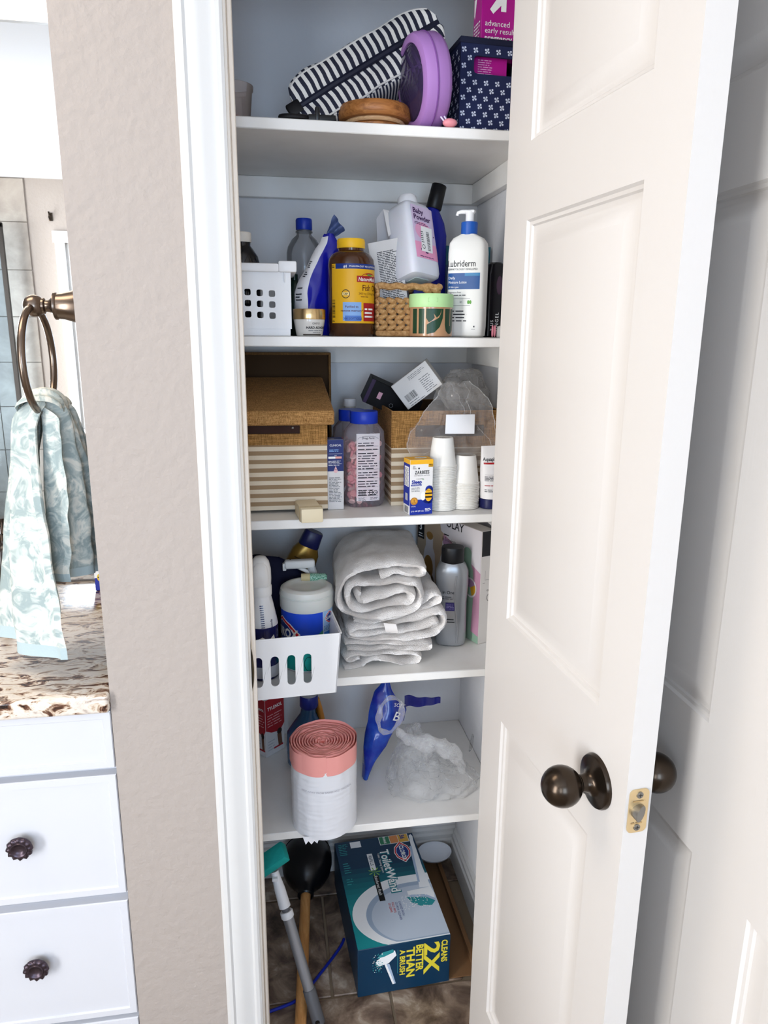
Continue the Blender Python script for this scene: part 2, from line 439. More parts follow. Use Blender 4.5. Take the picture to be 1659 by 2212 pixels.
for j in range(len(ty)-1):
    off = 0.0 if j % 2 == 0 else -.13
    for i in range(len(tx)-1):
        x0, x1 = tx[i]+(0 if j < 3 else off), tx[i+1]+(0 if j < 3 else off)
        if x0 > .5: continue
        x1 = min(x1, .50 if ty[j] >= .1 else .507)
        y1 = min(ty[j+1], .605)
        if y1-ty[j] < .03: continue
        g = G().rbox(x0+.003, x1-.003, ty[j]+.003, y1-.003, -.006, 0, .0018, 1)
        t_ = g.build('tile', tile_stone, FLOOR, 30)
def ring_wall(g, a0, a1, z0, z1, h0, h1, k0, k1, mk):
    """wall a0..a1 x z0..z1 with an opening h0..h1 x k0..k1; mk(a,b,c,d) adds one box"""
    for q in ((a0, h0, z0, z1), (h1, a1, z0, z1), (h0, h1, z0, k0), (h0, h1, k1, z1)):
        if q[1]-q[0] > 1e-4 and q[3]-q[2] > 1e-4: mk(*q)
# wall that holds the closet opening
g = G(); g.box(-.262, -.052, 0, .115, 0, CEIL); g.box(-.052, .428, 0, .115, HZ, CEIL); g.box(.428, .62, 0, .115, 0, CEIL)
struct(g.build('wall_front', wall_paint, smooth=0))
struct(G().box(-.262, -.165, .115, .62, 0, CEIL).build('wall_partition', [wall_paint], smooth=0))
struct(G().box(-.165, .62, .607, .70, 0, CEIL).build('wall_closet_back', closet_paint, smooth=0))
struct(G().box(.495, .62, .115, .607, 0, CEIL).build('wall_closet_right', closet_paint, smooth=0))
struct(G().box(-.1655, -.160, .116, .606, 0, CEIL).build('wall_closet_left', closet_paint, smooth=0))
struct(G().box(-2.2, -.262, .575, .66, 0, CEIL).build('wall_mirror', wall_paint, smooth=0))
g = G(); ring_wall(g, -3.05, .66, 0, CEIL, -2.47, -1.57, .34, 2.12, lambda a, b, c, d: g.box(-2.2, -2.1, a, b, c, d))
struct(g.build('wall_left', wall_paint, smooth=0))
g = G(); _mk = lambda a, b, c, d: g.box(a, b, -3.05, -2.95, c, d)
ring_wall(g, -2.1, -.60, 0, CEIL, -1.24, -.73, .80, 2.0, _mk); ring_wall(g, -.60, .56, 0, CEIL, -.33, .47, .80, 2.0, _mk)
struct(g.build('wall_back', wall_paint, smooth=0)); WB = bpy.data.objects['wall_back']
struct(G().box(.555, .66, -3.05, 0, 0, CEIL).build('wall_right', wall_paint, smooth=0))
struct(G().box(-2.2, .66, -3.06, .72, CEIL, CEIL+.05).build('ceiling', ceil_white, smooth=0))

# ---- stone tiles of the shower on the back wall (seen in the mirror) and its glass screen
shower_tile = ramp_mat('shower_stone', 5, [(.3, '#8d847c'), (.5, '#a39a91'), (.7, '#b8b0a6')], .35, 8, .5)
tm = None
for c_ in range(3):
    for r_ in range(8):
        x1 = -1.452-.29*c_; z1 = 2.38-.262 if False else 2.118-.29*(r_-1)
        x0 = max(x1-.29, -2.095); z0 = max(z1-.29, .005); z1 = min(z1, 2.375)
        if x1-x0 < .02 or z1-z0 < .02: continue
        G().rbox(x0+.0018, x1-.0018, -2.9505, -2.938, z0+.0018, z1-.0018, .0015, 1).build('tile', shower_tile, WB, 30)
sh = thing('shower_screen', 'dark framed clear glass shower screen in front of the stone tiles', 'shower screen', (-1.575, -2.80, 0))
dark_frame = mat('dark_frame', '#33302e', .35, .6)
G().rbox(-.014, .014, -.012, .012, .0, 2.09, .002, 1).build('post', dark_frame, sh)
G().rbox(-.52, .014, -.012, .012, 2.065, 2.095, .002, 1).build('top_rail', dark_frame, sh)
G().rbox(-.52, -.014, -.012, .012, .0, .03, .002, 1).build('bottom_rail', dark_frame, sh)
G().box(-.515, -.012, -.004, .004, .03, 2.066).build('glass_pane', clear('shower_glass', '#e6edf2', .12, .02), sh, 0)
hk = thing('robe_hook', 'small dark double robe hook high on the plain wall', 'hook', (-1.312, -2.95, 2.15))
G().rbox(-.012, .012, 0, .006, -.02, .03, .002).build('back_plate', bronze, hk)
for zz in (.02, -.008):
    G().tube([(0, .004, zz), (0, .03, zz-.006), (0, .04, zz+.01)], [.004, .004, .006], 8).build('prong', bronze, hk)

# ---- windows
def window(name, frame_boxes, pane_box, label):
    w = bpy.data.objects.new(name, None); COL.objects.link(w); struct(w)
    for nm, b in frame_boxes: G().box(*b).build(nm, trim_white, w, 0)
    G().box(*pane_box).build('pane', clear('window_glass', '#f4faff', .1, .01), w, 0)
    return w
def back_window(name, a, b):
    return window(name, [('jamb', (a, a+.018, -3.05, -2.952, .80, 2.0)), ('jamb', (b-.018, b, -3.05, -2.952, .80, 2.0)), ('head', (a+.018, b-.018, -3.05, -2.952, 1.985, 2.0)),
        ('sill', (a-.04, b+.04, -3.05, -2.915, .775, .80)), ('casing', (a-.06, a, -2.95, -2.935, .80, 2.0)), ('casing', (b, b+.06, -2.95, -2.935, .80, 2.0)), ('casing', (a-.07, b+.07, -2.95, -2.93, 2.0, 2.07))],
        (a+.018, b-.018, -3.03, -3.026, .80, 1.985), '')
back_window('window_1', -1.24, -.73); back_window('window_fill', -.33, .47)  # the second one is added out of view to let fill light in
w2 = window('window_2', [('jamb', (-2.2, -2.102, -2.47, -2.455, .34, 2.12)), ('jamb', (-2.2, -2.102, -1.585, -1.57, .34, 2.12)), ('head', (-2.2, -2.102, -2.455, -1.585, 2.105, 2.12)),
    ('sill', (-2.2, -2.07, -2.50, -1.54, .315, .34)), ('casing', (-2.1, -2.085, -2.53, -2.47, .34, 2.12)), ('casing', (-2.1, -2.085, -1.57, -1.51, .34, 2.12)), ('casing', (-2.1, -2.08, -2.54, -1.50, 2.12, 2.19))],
    (-2.18, -2.176, -2.455, -1.585, .34, 2.105), '')
bl = thing('window_blind', 'white slatted blind hanging in the bright back window', 'blind', (-.985, -2.965, 0))
blind_white = mat('blind_white', '#f4f5f6', .4)
G().rbox(-.235, .235, -.018, .018, 1.95, 1.982, .003, 1).build('headrail', blind_white, bl)
me = None
for k in range(27):
    z = 1.93-.042*k
    if me is None:
        o = G().add([(-.23, -.014, -.003), (.23, -.014, -.003), (.23, .014, .003), (-.23, .014, .003), (-.23, -.014, -.005), (.23, -.014, -.005), (.23, .014, .001), (-.23, .014, .001)],
                    [(0, 1, 2, 3), (7, 6, 5, 4), (0, 4, 5, 1), (2, 6, 7, 3), (1, 5, 6, 2), (0, 3, 7, 4)]).build('slat', blind_white, bl, 0, (0, 0, z)); me = o.data
    else: link('slat', me, bl, (0, 0, z))
# ---- ceiling light panel (its top edge shows in the mirror)
cl = thing('ceiling_light', 'wide flush white light panel on the bathroom ceiling', 'light', (-.86, -.13, CEIL))
for b in ((-.46, -.44, -.24, .24), (.44, .46, -.24, .24), (-.44, .44, -.24, -.22), (-.44, .44, .22, .24)):
    G().box(b[0], b[1], b[2], b[3], -.03, -.0005).build('frame', trim_white, cl, 0)
glow = mat('lamp_diffuser', (1.0, .86, .70, 1), .5, emit=4.6)
G().box(-.44, .44, -.22, .22, -.02, -.006).build('diffuser', glow, cl, 0)

# ---- closet opening: casing, jambs, stops, strike plate
def casing(name, x0, s):
    pr = [(0, 0), (0, -.0125), (.004, -.015), (.010, -.0155), (.014, -.012), (.020, -.0125), (.030, -.0165), (.042, -.0175), (.048, -.0155), (.052, -.0185), (.058, -.0175), (.0635, -.013), (.0635, 0)]
    n = len(pr); vs = [(x0+s*(.0635-a), b, z) for z in (0.0, HZ+.065) for a, b in pr]
    g = G().add(vs, [(i, i+1, n+i+1, n+i) for i in range(n-1)]+[tuple(range(n)), tuple(range(2*n-1, n-1, -1))])
    return struct(g.build(name, trim_white, smooth=25))
casing('trim_1', -.1035, 1)
casing('trim_2', .4795, -1)
pr = G().box(-.1035, .4795, -.0175, 0, HZ+.004, HZ+.067); struct(pr.build('trim_3', trim_white, smooth=0))
g = G().box(-.052, -.0365, 0, .115, 0, HZ-.004); struct(g.build('trim_4', jamb_cream, smooth=0)); J4 = bpy.data.objects['trim_4']
g = G().rbox(-.0365, -.0296, .040, .078, 0, HZ-.014, .0015, 1); g.build('door_stop', jamb_cream, J4)
g = G().sheet(lambda u, v: (-.0367+.004*math.sin(PI*v)**1.0*(1-u)**2, -.004+.034*u+.006*(1-math.sin(PI*v))*(1-u), .868+.085*v), 5, 14)
g.sheet(lambda u, v: (-.0357+.004*math.sin(PI*v)**1.0*(1-u)**2, -.004+.034*u+.006*(1-math.sin(PI*v))*(1-u), .868+.085*v), 5, 14)
g.build('strike_plate', brass, J4)
g = G().box(.4125, .428, 0, .115, 0, HZ-.004); struct(g.build('trim_5', jamb_cream, smooth=0))
g = G().box(-.052, .428, 0, .115, HZ-.004, HZ); struct(g.build('trim_6', jamb_cream, smooth=0))
g = G().rbox(.406, .4125, .040, .078, 0, HZ-.014, .0015, 1); g.build('door_stop', jamb_cream, bpy.data.objects['trim_5'])

# ---- shelves, cleats, baseboards inside the closet
SZ = [1.796, 1.444, 1.107, .774, .428]
SF = .215
names = ['topmost painted white closet shelf above the lotion bottles', 'white closet shelf that carries the lotion and the fish oil bottle',
         'white closet shelf that carries the two striped burlap boxes', 'white closet shelf under the folded towels', 'lowest white closet shelf under the trash bag roll']
for z, lab in zip(SZ, names):
    sh_ = thing('closet_shelf', lab, 'shelf', (0, 0, z), group='white shelves of the closet')
    G().rbox(-.159, .4945, SF, .6065, -.018, 0, .0015, 1).build('board', shelf_white, sh_)
    G().rbox(-.159, .4945, .588, .6065, -.061, -.0182, .0015, 1).build('cleat', shelf_white, sh_)
    G().rbox(.476, .4945, SF+.02, .5878, -.061, -.0182, .0015, 1).build('cleat', shelf_white, sh_)
def baseboard(name, a, b, inward):
    """stepped baseboard from a to b; inward is the direction into the closet"""
    a, b, n = Vector(a), Vector(b), Vector(inward); pr = [(0, 0), (.016, 0), (.016, .062), (.012, .066), (.0125, .078), (.008, .084), (.008, .092), (.004, .099), (0, .1)]
    k = len(pr); g = G().add([p+n*q+Vector((0, 0, z)) for p in (a, b) for q, z in pr], [(i, (i+1) % k, k+(i+1) % k, k+i) for i in range(k)]+[tuple(range(k)), tuple(range(2*k-1, k-1, -1))])
    return struct(g.build(name, trim_white, smooth=20))
baseboard('baseboard_back', (-.15, .607, 0), (.495, .607, 0), (0, -1, 0))
baseboard('baseboard_right', (.495, .12, 0), (.495, .591, 0), (-1, 0, 0))

# ---- panelled doors
def panel(parent, x0, x1, z0, z1, y, s):
    """moulded door panel; y is the door face, s=+1 recess goes towards +y"""
    prof = [(0, 0), (.003, .0035), (.007, .0045), (.009, .0075), (.013, .0085), (.017, .0085), (.036, .0022), (.0375, .0018)]
    vs = []
    for a, d in prof: vs += [(x0+a, y+s*d, z0+a), (x1-a, y+s*d, z0+a), (x1-a, y+s*d, z1-a), (x0+a, y+s*d, z1-a)]
    fs = [(4*i+k, 4*i+(k+1) % 4, 4*i+4+(k+1) % 4, 4*i+4+k) for i in range(len(prof)-1) for k in range(4)]
    n = 4*(len(prof)-1); fs.append((n, n+1, n+2, n+3))
    return G().add(vs, fs).build('panel', door_white, parent, 25)
def door(name, loc, rotz, w, h, t, cols, rows):
    d = bpy.data.objects.new(name, None); COL.objects.link(d); d.location = loc; d.rotation_euler = (0, 0, rotz); struct(d)
    g = G(); xs = [0]+[q for c in cols for q in c]+[w]; z0 = .012
    zs = [z0]+[q for r in rows for q in r]+[h]
    for i in range(0, len(xs)-1, 2): g.box(xs[i], xs[i+1], 0, t, z0, h)
    for c in cols:
        for j in range(0, len(zs)-1, 2): g.box(c[0], c[1], 0, t, zs[j], zs[j+1])
    g.build('leaf', door_white, d, 0)
    for c in cols:
        for r in rows:
            panel(d, c[0], c[1], r[0], r[1], 0, 1); panel(d, c[0], c[1], r[0], r[1], t, -1)
    return d
DW = .44; DT = .033
d1 = door('door_1', (.3645, 0, 0), math.radians(-85.69), DW, 2.03, DT, [(.079, .366)], [(.226, .826), (1.008, 1.606), (1.708, 1.93)])
def knob(parent, x, z, y, s):
    prof = [(.0340, 0), (.0340, .003), (.0325, .006), (.0285, .0075), (.0195, .0088), (.0145, .0115), (.0118, .015), (.0108, .020), (.0108, .024), (.0125, .026), (.0125, .028)]
    M_ = Matrix.Translation((x, y, z)) @ Matrix.Rotation(s*PI/2, 4, 'X')
    k = G().lathe(prof, 40).xf(M_).build('rosette', bronze, parent)
    R_ = .0255; b = [(.001, .0485+R_)]+[(R_*math.sin(a), .0485+R_*math.cos(a)) for a in [PI*i/14 for i in range(1, 12)]]+[(.0115, .026)]
    G().lathe(b[::-1], 32).xf(M_).build('knob', bronze, parent)
    return k
ros = knob(d1, .378, .912, 0, 1)
G().ball((.378-.012, -.0095, .912-.022), .0022).build('lock_pin', mat('dark_hole', '#17130f', .4), d1)
knob(d1, .378, .912, DT, -1)
lp = G().prism(round_rect(DT/2, .912, .025, .057, .006, 5), 0, .0022).xf(Matrix(((0, 1, 0, DW-.0004), (1, 0, 0, 0), (0, 0, 1, 0), (0, 0, 0, 1)))).build('latch_plate', brass, d1)
for zz in (-.0215, .0215):
    sc_ = G().lathe([(.0042, 0), (.0042, .0012), (.003, .0016)], 14).xf(Matrix.Translation((DW+.0016, DT/2, .912+zz)) @ Matrix.Rotation(PI/2, 4, 'Y')).build('screw', steel, lp)
    g = G(); g.box(DW+.0030, DW+.0034, DT/2-.0026, DT/2+.0026, .912+zz-.0004, .912+zz+.0004); g.box(DW+.0030, DW+.0034, DT/2-.0004, DT/2+.0004, .912+zz-.0026, .912+zz+.0026)
    g.build('screw_slot', mat('dark_hole', '#17130f', .4), lp, 0)
g = G(); N_ = 16; rb = .0095
for i, (dx, f_) in enumerate(((0, 1), (.012, 1))):
    for k in range(N_):
        a = 2*PI*k/N_; yy = rb*math.cos(a); cut = max(0, -yy+.002)*.0 if i == 0 else max(0.0, (yy+.0095)*.62)
        g.v.append(Vector((DW+.0018+dx-(cut if i else 0), DT/2+yy, .912+rb*math.sin(a))))
for k in range(N_): g.f.append((k, (k+1) % N_, N_+(k+1) % N_, N_+k)); g.m.append(0)
g.f.append(tuple(range(N_, 2*N_))); g.m.append(0)
g.build('latch_bolt', mat('latch_metal', '#8d8a84', .35, .8), lp, 50)
prt = Print(flat((DW+.0018, DT/2, .912), (0, 1, 0), (0, 0, 1), (1, 0, 0)))
prt.small(-.008, .008, .0125, .0165, 1, mat('engraved', '#a98a5c', .5)); prt.small(-.008, .008, -.0165, -.0125, 1, mat('engraved', '#a98a5c', .5), seed=4)
prt.build('engraving', lp)
for zz in (.25, 1.02, 1.80):
    hg = G().tube([(.004, DT+.005, zz-.045), (.004, DT+.005, zz+.045)], .006, 12).build('hinge', brass, d1)
d2 = door('door_2', (.51, -.066, 0), -PI/2, .80, 2.03, .035, [(.115, .346), (.453, .685)], [(.21, .822), (1.002, 1.606), (1.716, 1.93)])
struct(G().box(.530, .5545, -.062, 0, 0, 2.10).build('trim_7', trim_white, smooth=0))
struct(G().box(.530, .5545, -.935, -.870, 0, 2.10).build('trim_8', trim_white, smooth=0))
struct(G().box(.530, .5545, -.870, -.062, 2.035, 2.10).build('trim_9', trim_white, smooth=0))

# ================================================================== vanity side
vanity_white = mat('vanity_paint', '#d0d2d8', .32)
va = thing('vanity_cabinet', 'white vanity cabinet with dark flower knobs under the granite counter', 'cabinet', (0, 0, 0))
G().box(-1.60, -.2635, .022, .566, .09, .853).build('body', vanity_white, va, 0)
G().box(-1.60, -.2635, .06, .55, 0.0, .09).build('plinth', vanity_white, va, 0)
def drawer_front(x0, x1, z0, z1, kn, name='drawer'):
    b = .0125; vs = []
    for a, y in ((0, .0215), (0, .004), (.0015, .002), (b, .002), (b+.002, .005), (b+.0022, .005)):
        vs += [(x0+a, y, z0+a), (x1-a, y, z0+a), (x1-a, y, z1-a), (x0+a, y, z1-a)]
    fs = [(4*i+k, 4*i+(k+1) % 4, 4*i+4+(k+1) % 4, 4*i+4+k) for i in range(5) for k in range(4)]+[(20, 21, 22, 23)]
    d = G().add(vs, fs).build(name, vanity_white, va, 25)
    if kn:
        kx, kz = kn; g = G(); n = 48
        pf = [(.007, 0, 0), (.007, .007, 0), (.014, .010, .2), (.0195, .012, .9), (.0208, .0145, 1), (.0195, .018, 1), (.0155, .0195, .6), (.0135, .0192, .1), (.0125, .0212, 0), (.0115, .0212, 0), (.0095, .0185, 0), (.005, .0165, 0), (.0005, .016, 0)]
        for r, yy, lobe in pf:
            for k in range(n):
                a = 2*PI*k/n; rr = r*(1+.045*lobe*math.cos(12*a)); g.v.append(Vector((kx+rr*math.cos(a), .004-yy-.0012*lobe*math.cos(12*a), kz+rr*math.sin(a))))
        for i in range(len(pf)-1):
            for k in range(n): g.f.append((i*n+k, i*n+(k+1) % n, (i+1)*n+(k+1) % n, (i+1)*n+k)); g.m.append(0)
        g.build('knob', mat('dark_bronze_knob', '#4a4048', .33, .75), d, 60)
drawer_front(-.70, -.2640, .748, .851, None)
drawer_front(-.70, -.2640, .503, .735, (-.4225, .6215))
drawer_front(-.70, -.2640, .2435, .487, (-.4215, .3775))
drawer_front(-.70, -.2640, .10, .2335, None)
drawer_front(-1.15, -.703, .10, .851, None, 'cabinet_door'); drawer_front(-1.598, -1.153, .10, .851, None, 'cabinet_door')
granite = ramp_mat('granite', 26, [(.36, '#231a19'), (.43, '#6d4a3a'), (.47, '#c9b39c'), (.52, '#e9e0d4'), (.62, '#d8cdc2'), (.70, '#8f7a6c')], .15, 10, 1.6, 0, stretch=(.7, 1.6, 1.6))
ct = G().rbox(-1.60, -.2625, -.014, .565, .8555, .888, .006, 3).build('countertop', granite)
tag(ct, 'speckled cream and brown granite countertop on the white vanity', 'countertop')
mirror_m = mat('mirror_silver', '#f2f5f6', .01, 1.0)
mr = thing('wall_mirror_glass', 'large frameless mirror above the granite counter', 'mirror', (-.93, .57, 1.4))
G().box(-.665, .666, -.006, .004, -.508, .80).build('glass', mirror_m, mr, 0)
# dark bottle added in place of a mirror reflection, and little box on the counter
sb = thing('reflection_bottle', 'dark brown bottle standing in for a mirror reflection behind the hanging towel', 'bottle', (-.563, .49, .8885))
G().lathe([(.026, 0), (.028, .004), (.028, .10), (.024, .112), (.012, .12), (.012, .126)], 28).build('body', mat('dark_bottle', '#2b241f', .2), sb)
G().lathe([(.013, .126), (.013, .138), (.006, .140), (.005, .165), (.012, .167), (.012, .174)], 20).build('pump', bronze, sb)
bx_ = thing('small_carton', 'tiny blue and yellow carton on the granite counter against the wall edge', 'box', (-.366, .50, .8885))
G().rbox(-.02, .02, -.012, .012, 0, .048, .001, 1).build('carton', mat('carton_blue', '#2f3aa0', .5), bx_)
p_ = Print(front(-.012)); p_.rect(-.02, .03, .02, .048, WHITE); p_.ell(-.009, .031, .0055, .009, mat('bee_yellow', '#e9c53a', .5), 1); p_.rect(-.013, .030, -.005, .0325, BLACK, 2); p_.build('print', bx_)

# ---- towel ring
ring_metal = mat('ring_bronze', '#75675c', .25, .95)
tr = thing('towel_ring', 'brushed bronze towel ring on the end of the wall', 'towel ring', (-.262, .1, 1.487))
G().lathe([(.032, .001), (.032, .006), (.029, .012), (.024, .024), (.0200, .038), (.0190, .046), (.0205, .048), (.0205, .051), (.014, .053), (.0095, .059), (.0088, .064), (.0118, .066), (.0118, .069), (.009, .071)], 32).xf(Matrix.Rotation(-PI/2, 4, 'Y')).build('post', ring_metal, tr)
G().ball((-.081, 0, 0), .0165, n=20).build('ball', ring_metal, tr)
G().tube([(-.083, .08*math.sin(a), -.082+.08*math.cos(a)) for a in [2*PI*i/56 for i in range(56)]], .0056, 10, closed=True).build('ring', ring_metal, tr)

# ---- hand towel pulled through the ring
def towel_cloth():
    g = G(); rn = random.Random(3)
    Xr, Yc, Zr = -.345, .105, 1.327
    def half(s, zh, wt, wb, x_out, skew, hang, seed, y_off):
        def fn(u, v):
            a = u*2-1
            w = wt+(wb-wt)*(1-(1-v)**1.8)
            y = Yc+y_off*v+a*w+skew*v
            arch = math.sin(min(v/.09, 1)*PI/2)
            x = Xr+s*(.004+x_out*(v**.7)*.55+.017*arch)
            fold = math.cos(a*PI*2.3+seed)*(.013+.010*v)*min(1, v/.08+.3)+.006*math.sin(a*9+v*5+seed)*v
            x += fold+hang*v*a
            z = Zr+.010+.020*math.cos(a*PI*.5)*(1-v)-(Zr-zh)*v-.012*a*v*seed*.3
            if v < .05: z += -.008*(1-v/.05)*0
            x += .003*noise.noise(Vector((a*4, v*9, seed))); y += .004*noise.noise(Vector((v*7, a*3, seed+5)))
            return (x, y, z)
        return fn
    outs = []
    for args in ((-1, .946, .034, .085, .085, -.045, -.066, .4, .0), (1, 1.045, .030, .080, .040, -.005, .016, 2.1, .02), (1, 1.020, .026, .070, .060, .060, .004, 3.3, .05)):
        f = half(*args)
        def band(u, v): return 1 if v > .955 else 0
        s0 = len(g.v)
        g.sheet(f, 44, 60, fm=band)
        th = .010*args[0]
        f2 = (lambda f, th: (lambda u, v: (f(u, v)[0]-th, f(u, v)[1], f(u, v)[2])))(f, th)
        g.sheet(f2, 44, 60, fm=band)
        for vv in (0.0, 1.0): g.sheet(lambda u, v, f=f, f2=f2, vv=vv: Vector(f(u, vv)).lerp(Vector(f2(u, vv)), v), 44, 1, fm=lambda u, v, vv=vv: 1 if vv else 0)
        for uu in (0.0, 1.0): g.sheet(lambda u, v, f=f, f2=f2, uu=uu: Vector(f(uu, v)).lerp(Vector(f2(uu, v)), u), 1, 60, fm=band)
    # the bunched saddle over the ring
    g.sheet(lambda u, v: (Xr+.034*math.cos(PI*u), Yc+(v*2-1)*.036, Zr+.004+.030*math.sin(PI*u)*(1-.5*(v*2-1)**2)+.004*math.sin(v*22)), 14, 30)
    return g
cloth_m = ramp_mat('towel_green_grey', 30, [(.40, '#97a6a6'), (.50, '#b8c2be'), (.60, '#dadbd2')], .95, 3, 1.6, .6)
hem_m = mat('towel_hem', '#aebfc2', .8, bump=(300, .3, .001))
ht = towel_cloth().build('hand_towel', [cloth_m, hem_m], smooth=60)
tag(ht, 'pale green patterned hand towel hanging through the bronze ring', 'towel')
# ================================================================== topmost shelf
Z1 = SZ[0]+.0006
frost = clear('frosted_cup', '#efeae8', .25, .25, .12, '#e8e0dc')
cup_ = thing('plastic_cup', 'translucent frosted plastic cup by the door frame on the topmost shelf', 'cup', (-.040, .34, Z1))
G().lathe([(.026, 0), (.0275, .002), (.034, .070), (.036, .072), (.0365, .079), (.0345, .079), (.033, .071), (.0265, .004), (.001, .004)], 40, cap=False).build('body', frost, cup_)
ht_ = thing('hair_tie', 'fuzzy pink hair tie lying inside the frosted plastic cup', 'hair tie', (-.040, .338, Z1+.0205))
G().tube([(.013*math.cos(a), .010*math.sin(a), .0025*math.sin(3*a)) for a in [2*PI*i/24 for i in range(24)]], .0085, 10, closed=True).build('loop', mat('pink_knit', '#c4817a', .9, bump=(240, .5)), ht_)

# striped pouch
sw = stripes('pouch_stripe_wide', '#e9e6e0', '#191c31', 0, .0135, .52, wob=.006, weave=.2)
sn = stripes('pouch_stripe_fine', '#d9d5cf', '#20233a', 0, .0068, .52, wob=.003, weave=.2)
navy_fab = mat('navy_piping', '#14172c', .55)
pouch = thing('striped_pouch', 'navy and white striped cosmetic pouch leaning on the topmost shelf', 'pouch', (.197, .29, 1.912))
u_ = Vector((.85, .05, .52)).normalized(); n_ = Vector((-.2, -.97, .15)); n_ = (n_-u_*n_.dot(u_)).normalized(); y_ = n_.cross(u_)
pouch.rotation_euler = Matrix((u_, y_, n_)).transposed().to_euler()
def pouch_body():
    g = G()
    def fn(U, V):
        # U runs round the section (y-z), V along x
        a = 2*PI*U; x = -.150+.300*V; e = 5.0
        end = (1-abs(2*V-1)**5)**.5 if 0 < V < 1 else 0
        hy = .052*(.30+.70*end)*(1+.05*max(0, .35-V)/.35); hz = .042*(.35+.65*end)*(1-.45*max(0, .5-V)/.5)
        y = hy*sgnpow(math.cos(a), 2/e); z = -.042+hz*sgnpow(math.sin(a), 2/e)+(.042-hz)
        y += .006*noise.noise(Vector((x*18, a, 1))); z += .004*noise.noise(Vector((x*22, a*1.3, 4)))
        if z > -.012: z -= .010*math.exp(-(y/.010)**2)
        return (x, y, z)
    g.sheet(fn, 64, 50, fm=lambda U, V: 1 if .40 < U < .62 else 0, wrapu=True)
    for V in (0.0, 1.0):
        ring = [fn(k/64, V) for k in range(64)]
        g.add(ring, [tuple(range(64))])
    return g, fn
pg, pfn = pouch_body()
pb = pg.build('body', [sw, sn], pouch, 60)
G().tube([(x, 0, -.004-.006*abs(x/.15)**3) for x in [-.148+.296*i/30 for i in range(31)]], .0058, 8).build('zipper', navy_fab, pouch)
for sgn in (-1, 1):
    G().tube([Vector(pfn(.25-.115*sgn, V)) for V in [.03+.94*i/40 for i in range(41)]], .0018, 6).build('piping', mat('cream_piping', '#d9d6d2', .6), pouch)
G().rbox(-.166, -.140, -.012, .012, -.012, -.002, .003).build('zipper_end', mat('black_strap', '#0e0e12', .45), pouch)
st = thing('black_strap', 'coiled black wrist strap lying in front of the striped pouch', 'strap', (.098, .232, Z1+.005))
G().tube([(-.035+.012*math.cos(t)*1.9, .010*math.sin(t), .0) for t in [2*PI*i/30 for i in range(30)]], .0042, 8, closed=True).build('loop', mat('black_strap', '#0e0e12', .45), st)
G().rbox(-.012, .035, -.006, .006, -.0045, .006, .002).build('strap', mat('black_strap', '#0e0e12', .45), st)
G().rbox(.0, .008, -.0068, .0068, -.0048, .018, .002).build('clasp', mat('black_plastic', '#101014', .3), st)

# wooden discs
wood_a = ramp_mat('wood_orange', 3, [(.3, '#7a4a22'), (.5, '#a86a34'), (.7, '#bd8247')], .45, 6, .6, .1, stretch=(5, 60, 60))
wood_b = ramp_mat('wood_pale', 3, [(.3, '#b98a5c'), (.5, '#d3aa7c'), (.7, '#e0bd94')], .5, 6, .6, .1, stretch=(5, 60, 60))
for lab, z, r, h, m_ in (('lowest small wooden disc of the stack on the topmost shelf', 0, .051, .0125, wood_a), ('thin pale wooden disc in the middle of the disc stack', .0127, .055, .007, wood_b)):
    o = G().lathe([(r-.002, 0), (r, .002), (r, h-.002), (r-.002, h)], 48).build('wooden_disc', m_, None, 40, (.209, .297, Z1+z)); tag(o, lab, 'disc', 'stacked wooden discs')
o = G().lathe([(.040, .0), (.062, .0), (.066, .004), (.0672, .011), (.066, .018), (.062, .0235), (.046, .0245), (.040, .021), (.040, .0)], 56, cap=False).build('wooden_ring', wood_a, None, 40, (.209, .297, Z1+.0199)); tag(o, 'broad orange wooden ring on top of the disc stack', 'ring', 'stacked wooden discs')

# round purple case
lil = mat('lilac_silicone', '#a97bbd', .55); lil_d = mat('lilac_dark', '#7d4f93', .6)
pc = thing('round_case', 'round lilac zip case with a clear front standing beside the striped pouch', 'case', (.291, .262, Z1+.0795))
ax = Vector((-.975, -.14, -.13)).normalized(); sx_ = Vector((0, 0, 1)).cross(ax).normalized(); ty_ = ax.cross(sx_)
pc.rotation_euler = Matrix((sx_, ty_, ax)).transposed().to_euler()
R_ = .076
G().lathe([(.001, -.026), (R_-.012, -.026), (R_-.004, -.023), (R_, -.016), (R_, .016), (R_-.003, .022), (R_-.010, .025), (R_-.016, .0245), (R_-.017, .020)], 64, cap=False).build('shell', lil, pc)
G().lathe([(.001, .033), (.03, .032), (.05, .028), (R_-.016, .0215)], 56, cap=False).build('clear_window', clear('lilac_window', '#b7a0d8', .35, .08, .10, '#8f7ab8'), pc)
G().lathe([(.001, -.0245), (R_-.014, -.0245), (R_-.014, -.012), (.001, -.012)], 40, cap=False).build('inner_tray', lil_d, pc)
G().tube([(R_*1.0*math.cos(a), R_*1.0*math.sin(a), .003) for a in [2*PI*i/72 for i in range(72)]], .0016, 6, closed=True).build('zipper', lil_d, pc)
ch = thing('pink_charm', 'small pink tassel charm at the foot of the lilac case', 'charm', (.330, .222, Z1+.0075))
G().ball((0, 0, 0), .013, .009, .0072, n=18).build('bead', mat('pink_glitter', '#e7939b', .4), ch)
G().tube([(-.010, 0, .002), (-.016, .003, .010), (-.020, .006, .020)], .0016, 6).build('cord', mat('lace', '#d9cfe2', .6), ch)
G().tube([(-.006, 0, .004), (-.010, .004, .012), (-.013, .006, .021)], .0016, 6).build('cord', mat('lace', '#d9cfe2', .6), ch)

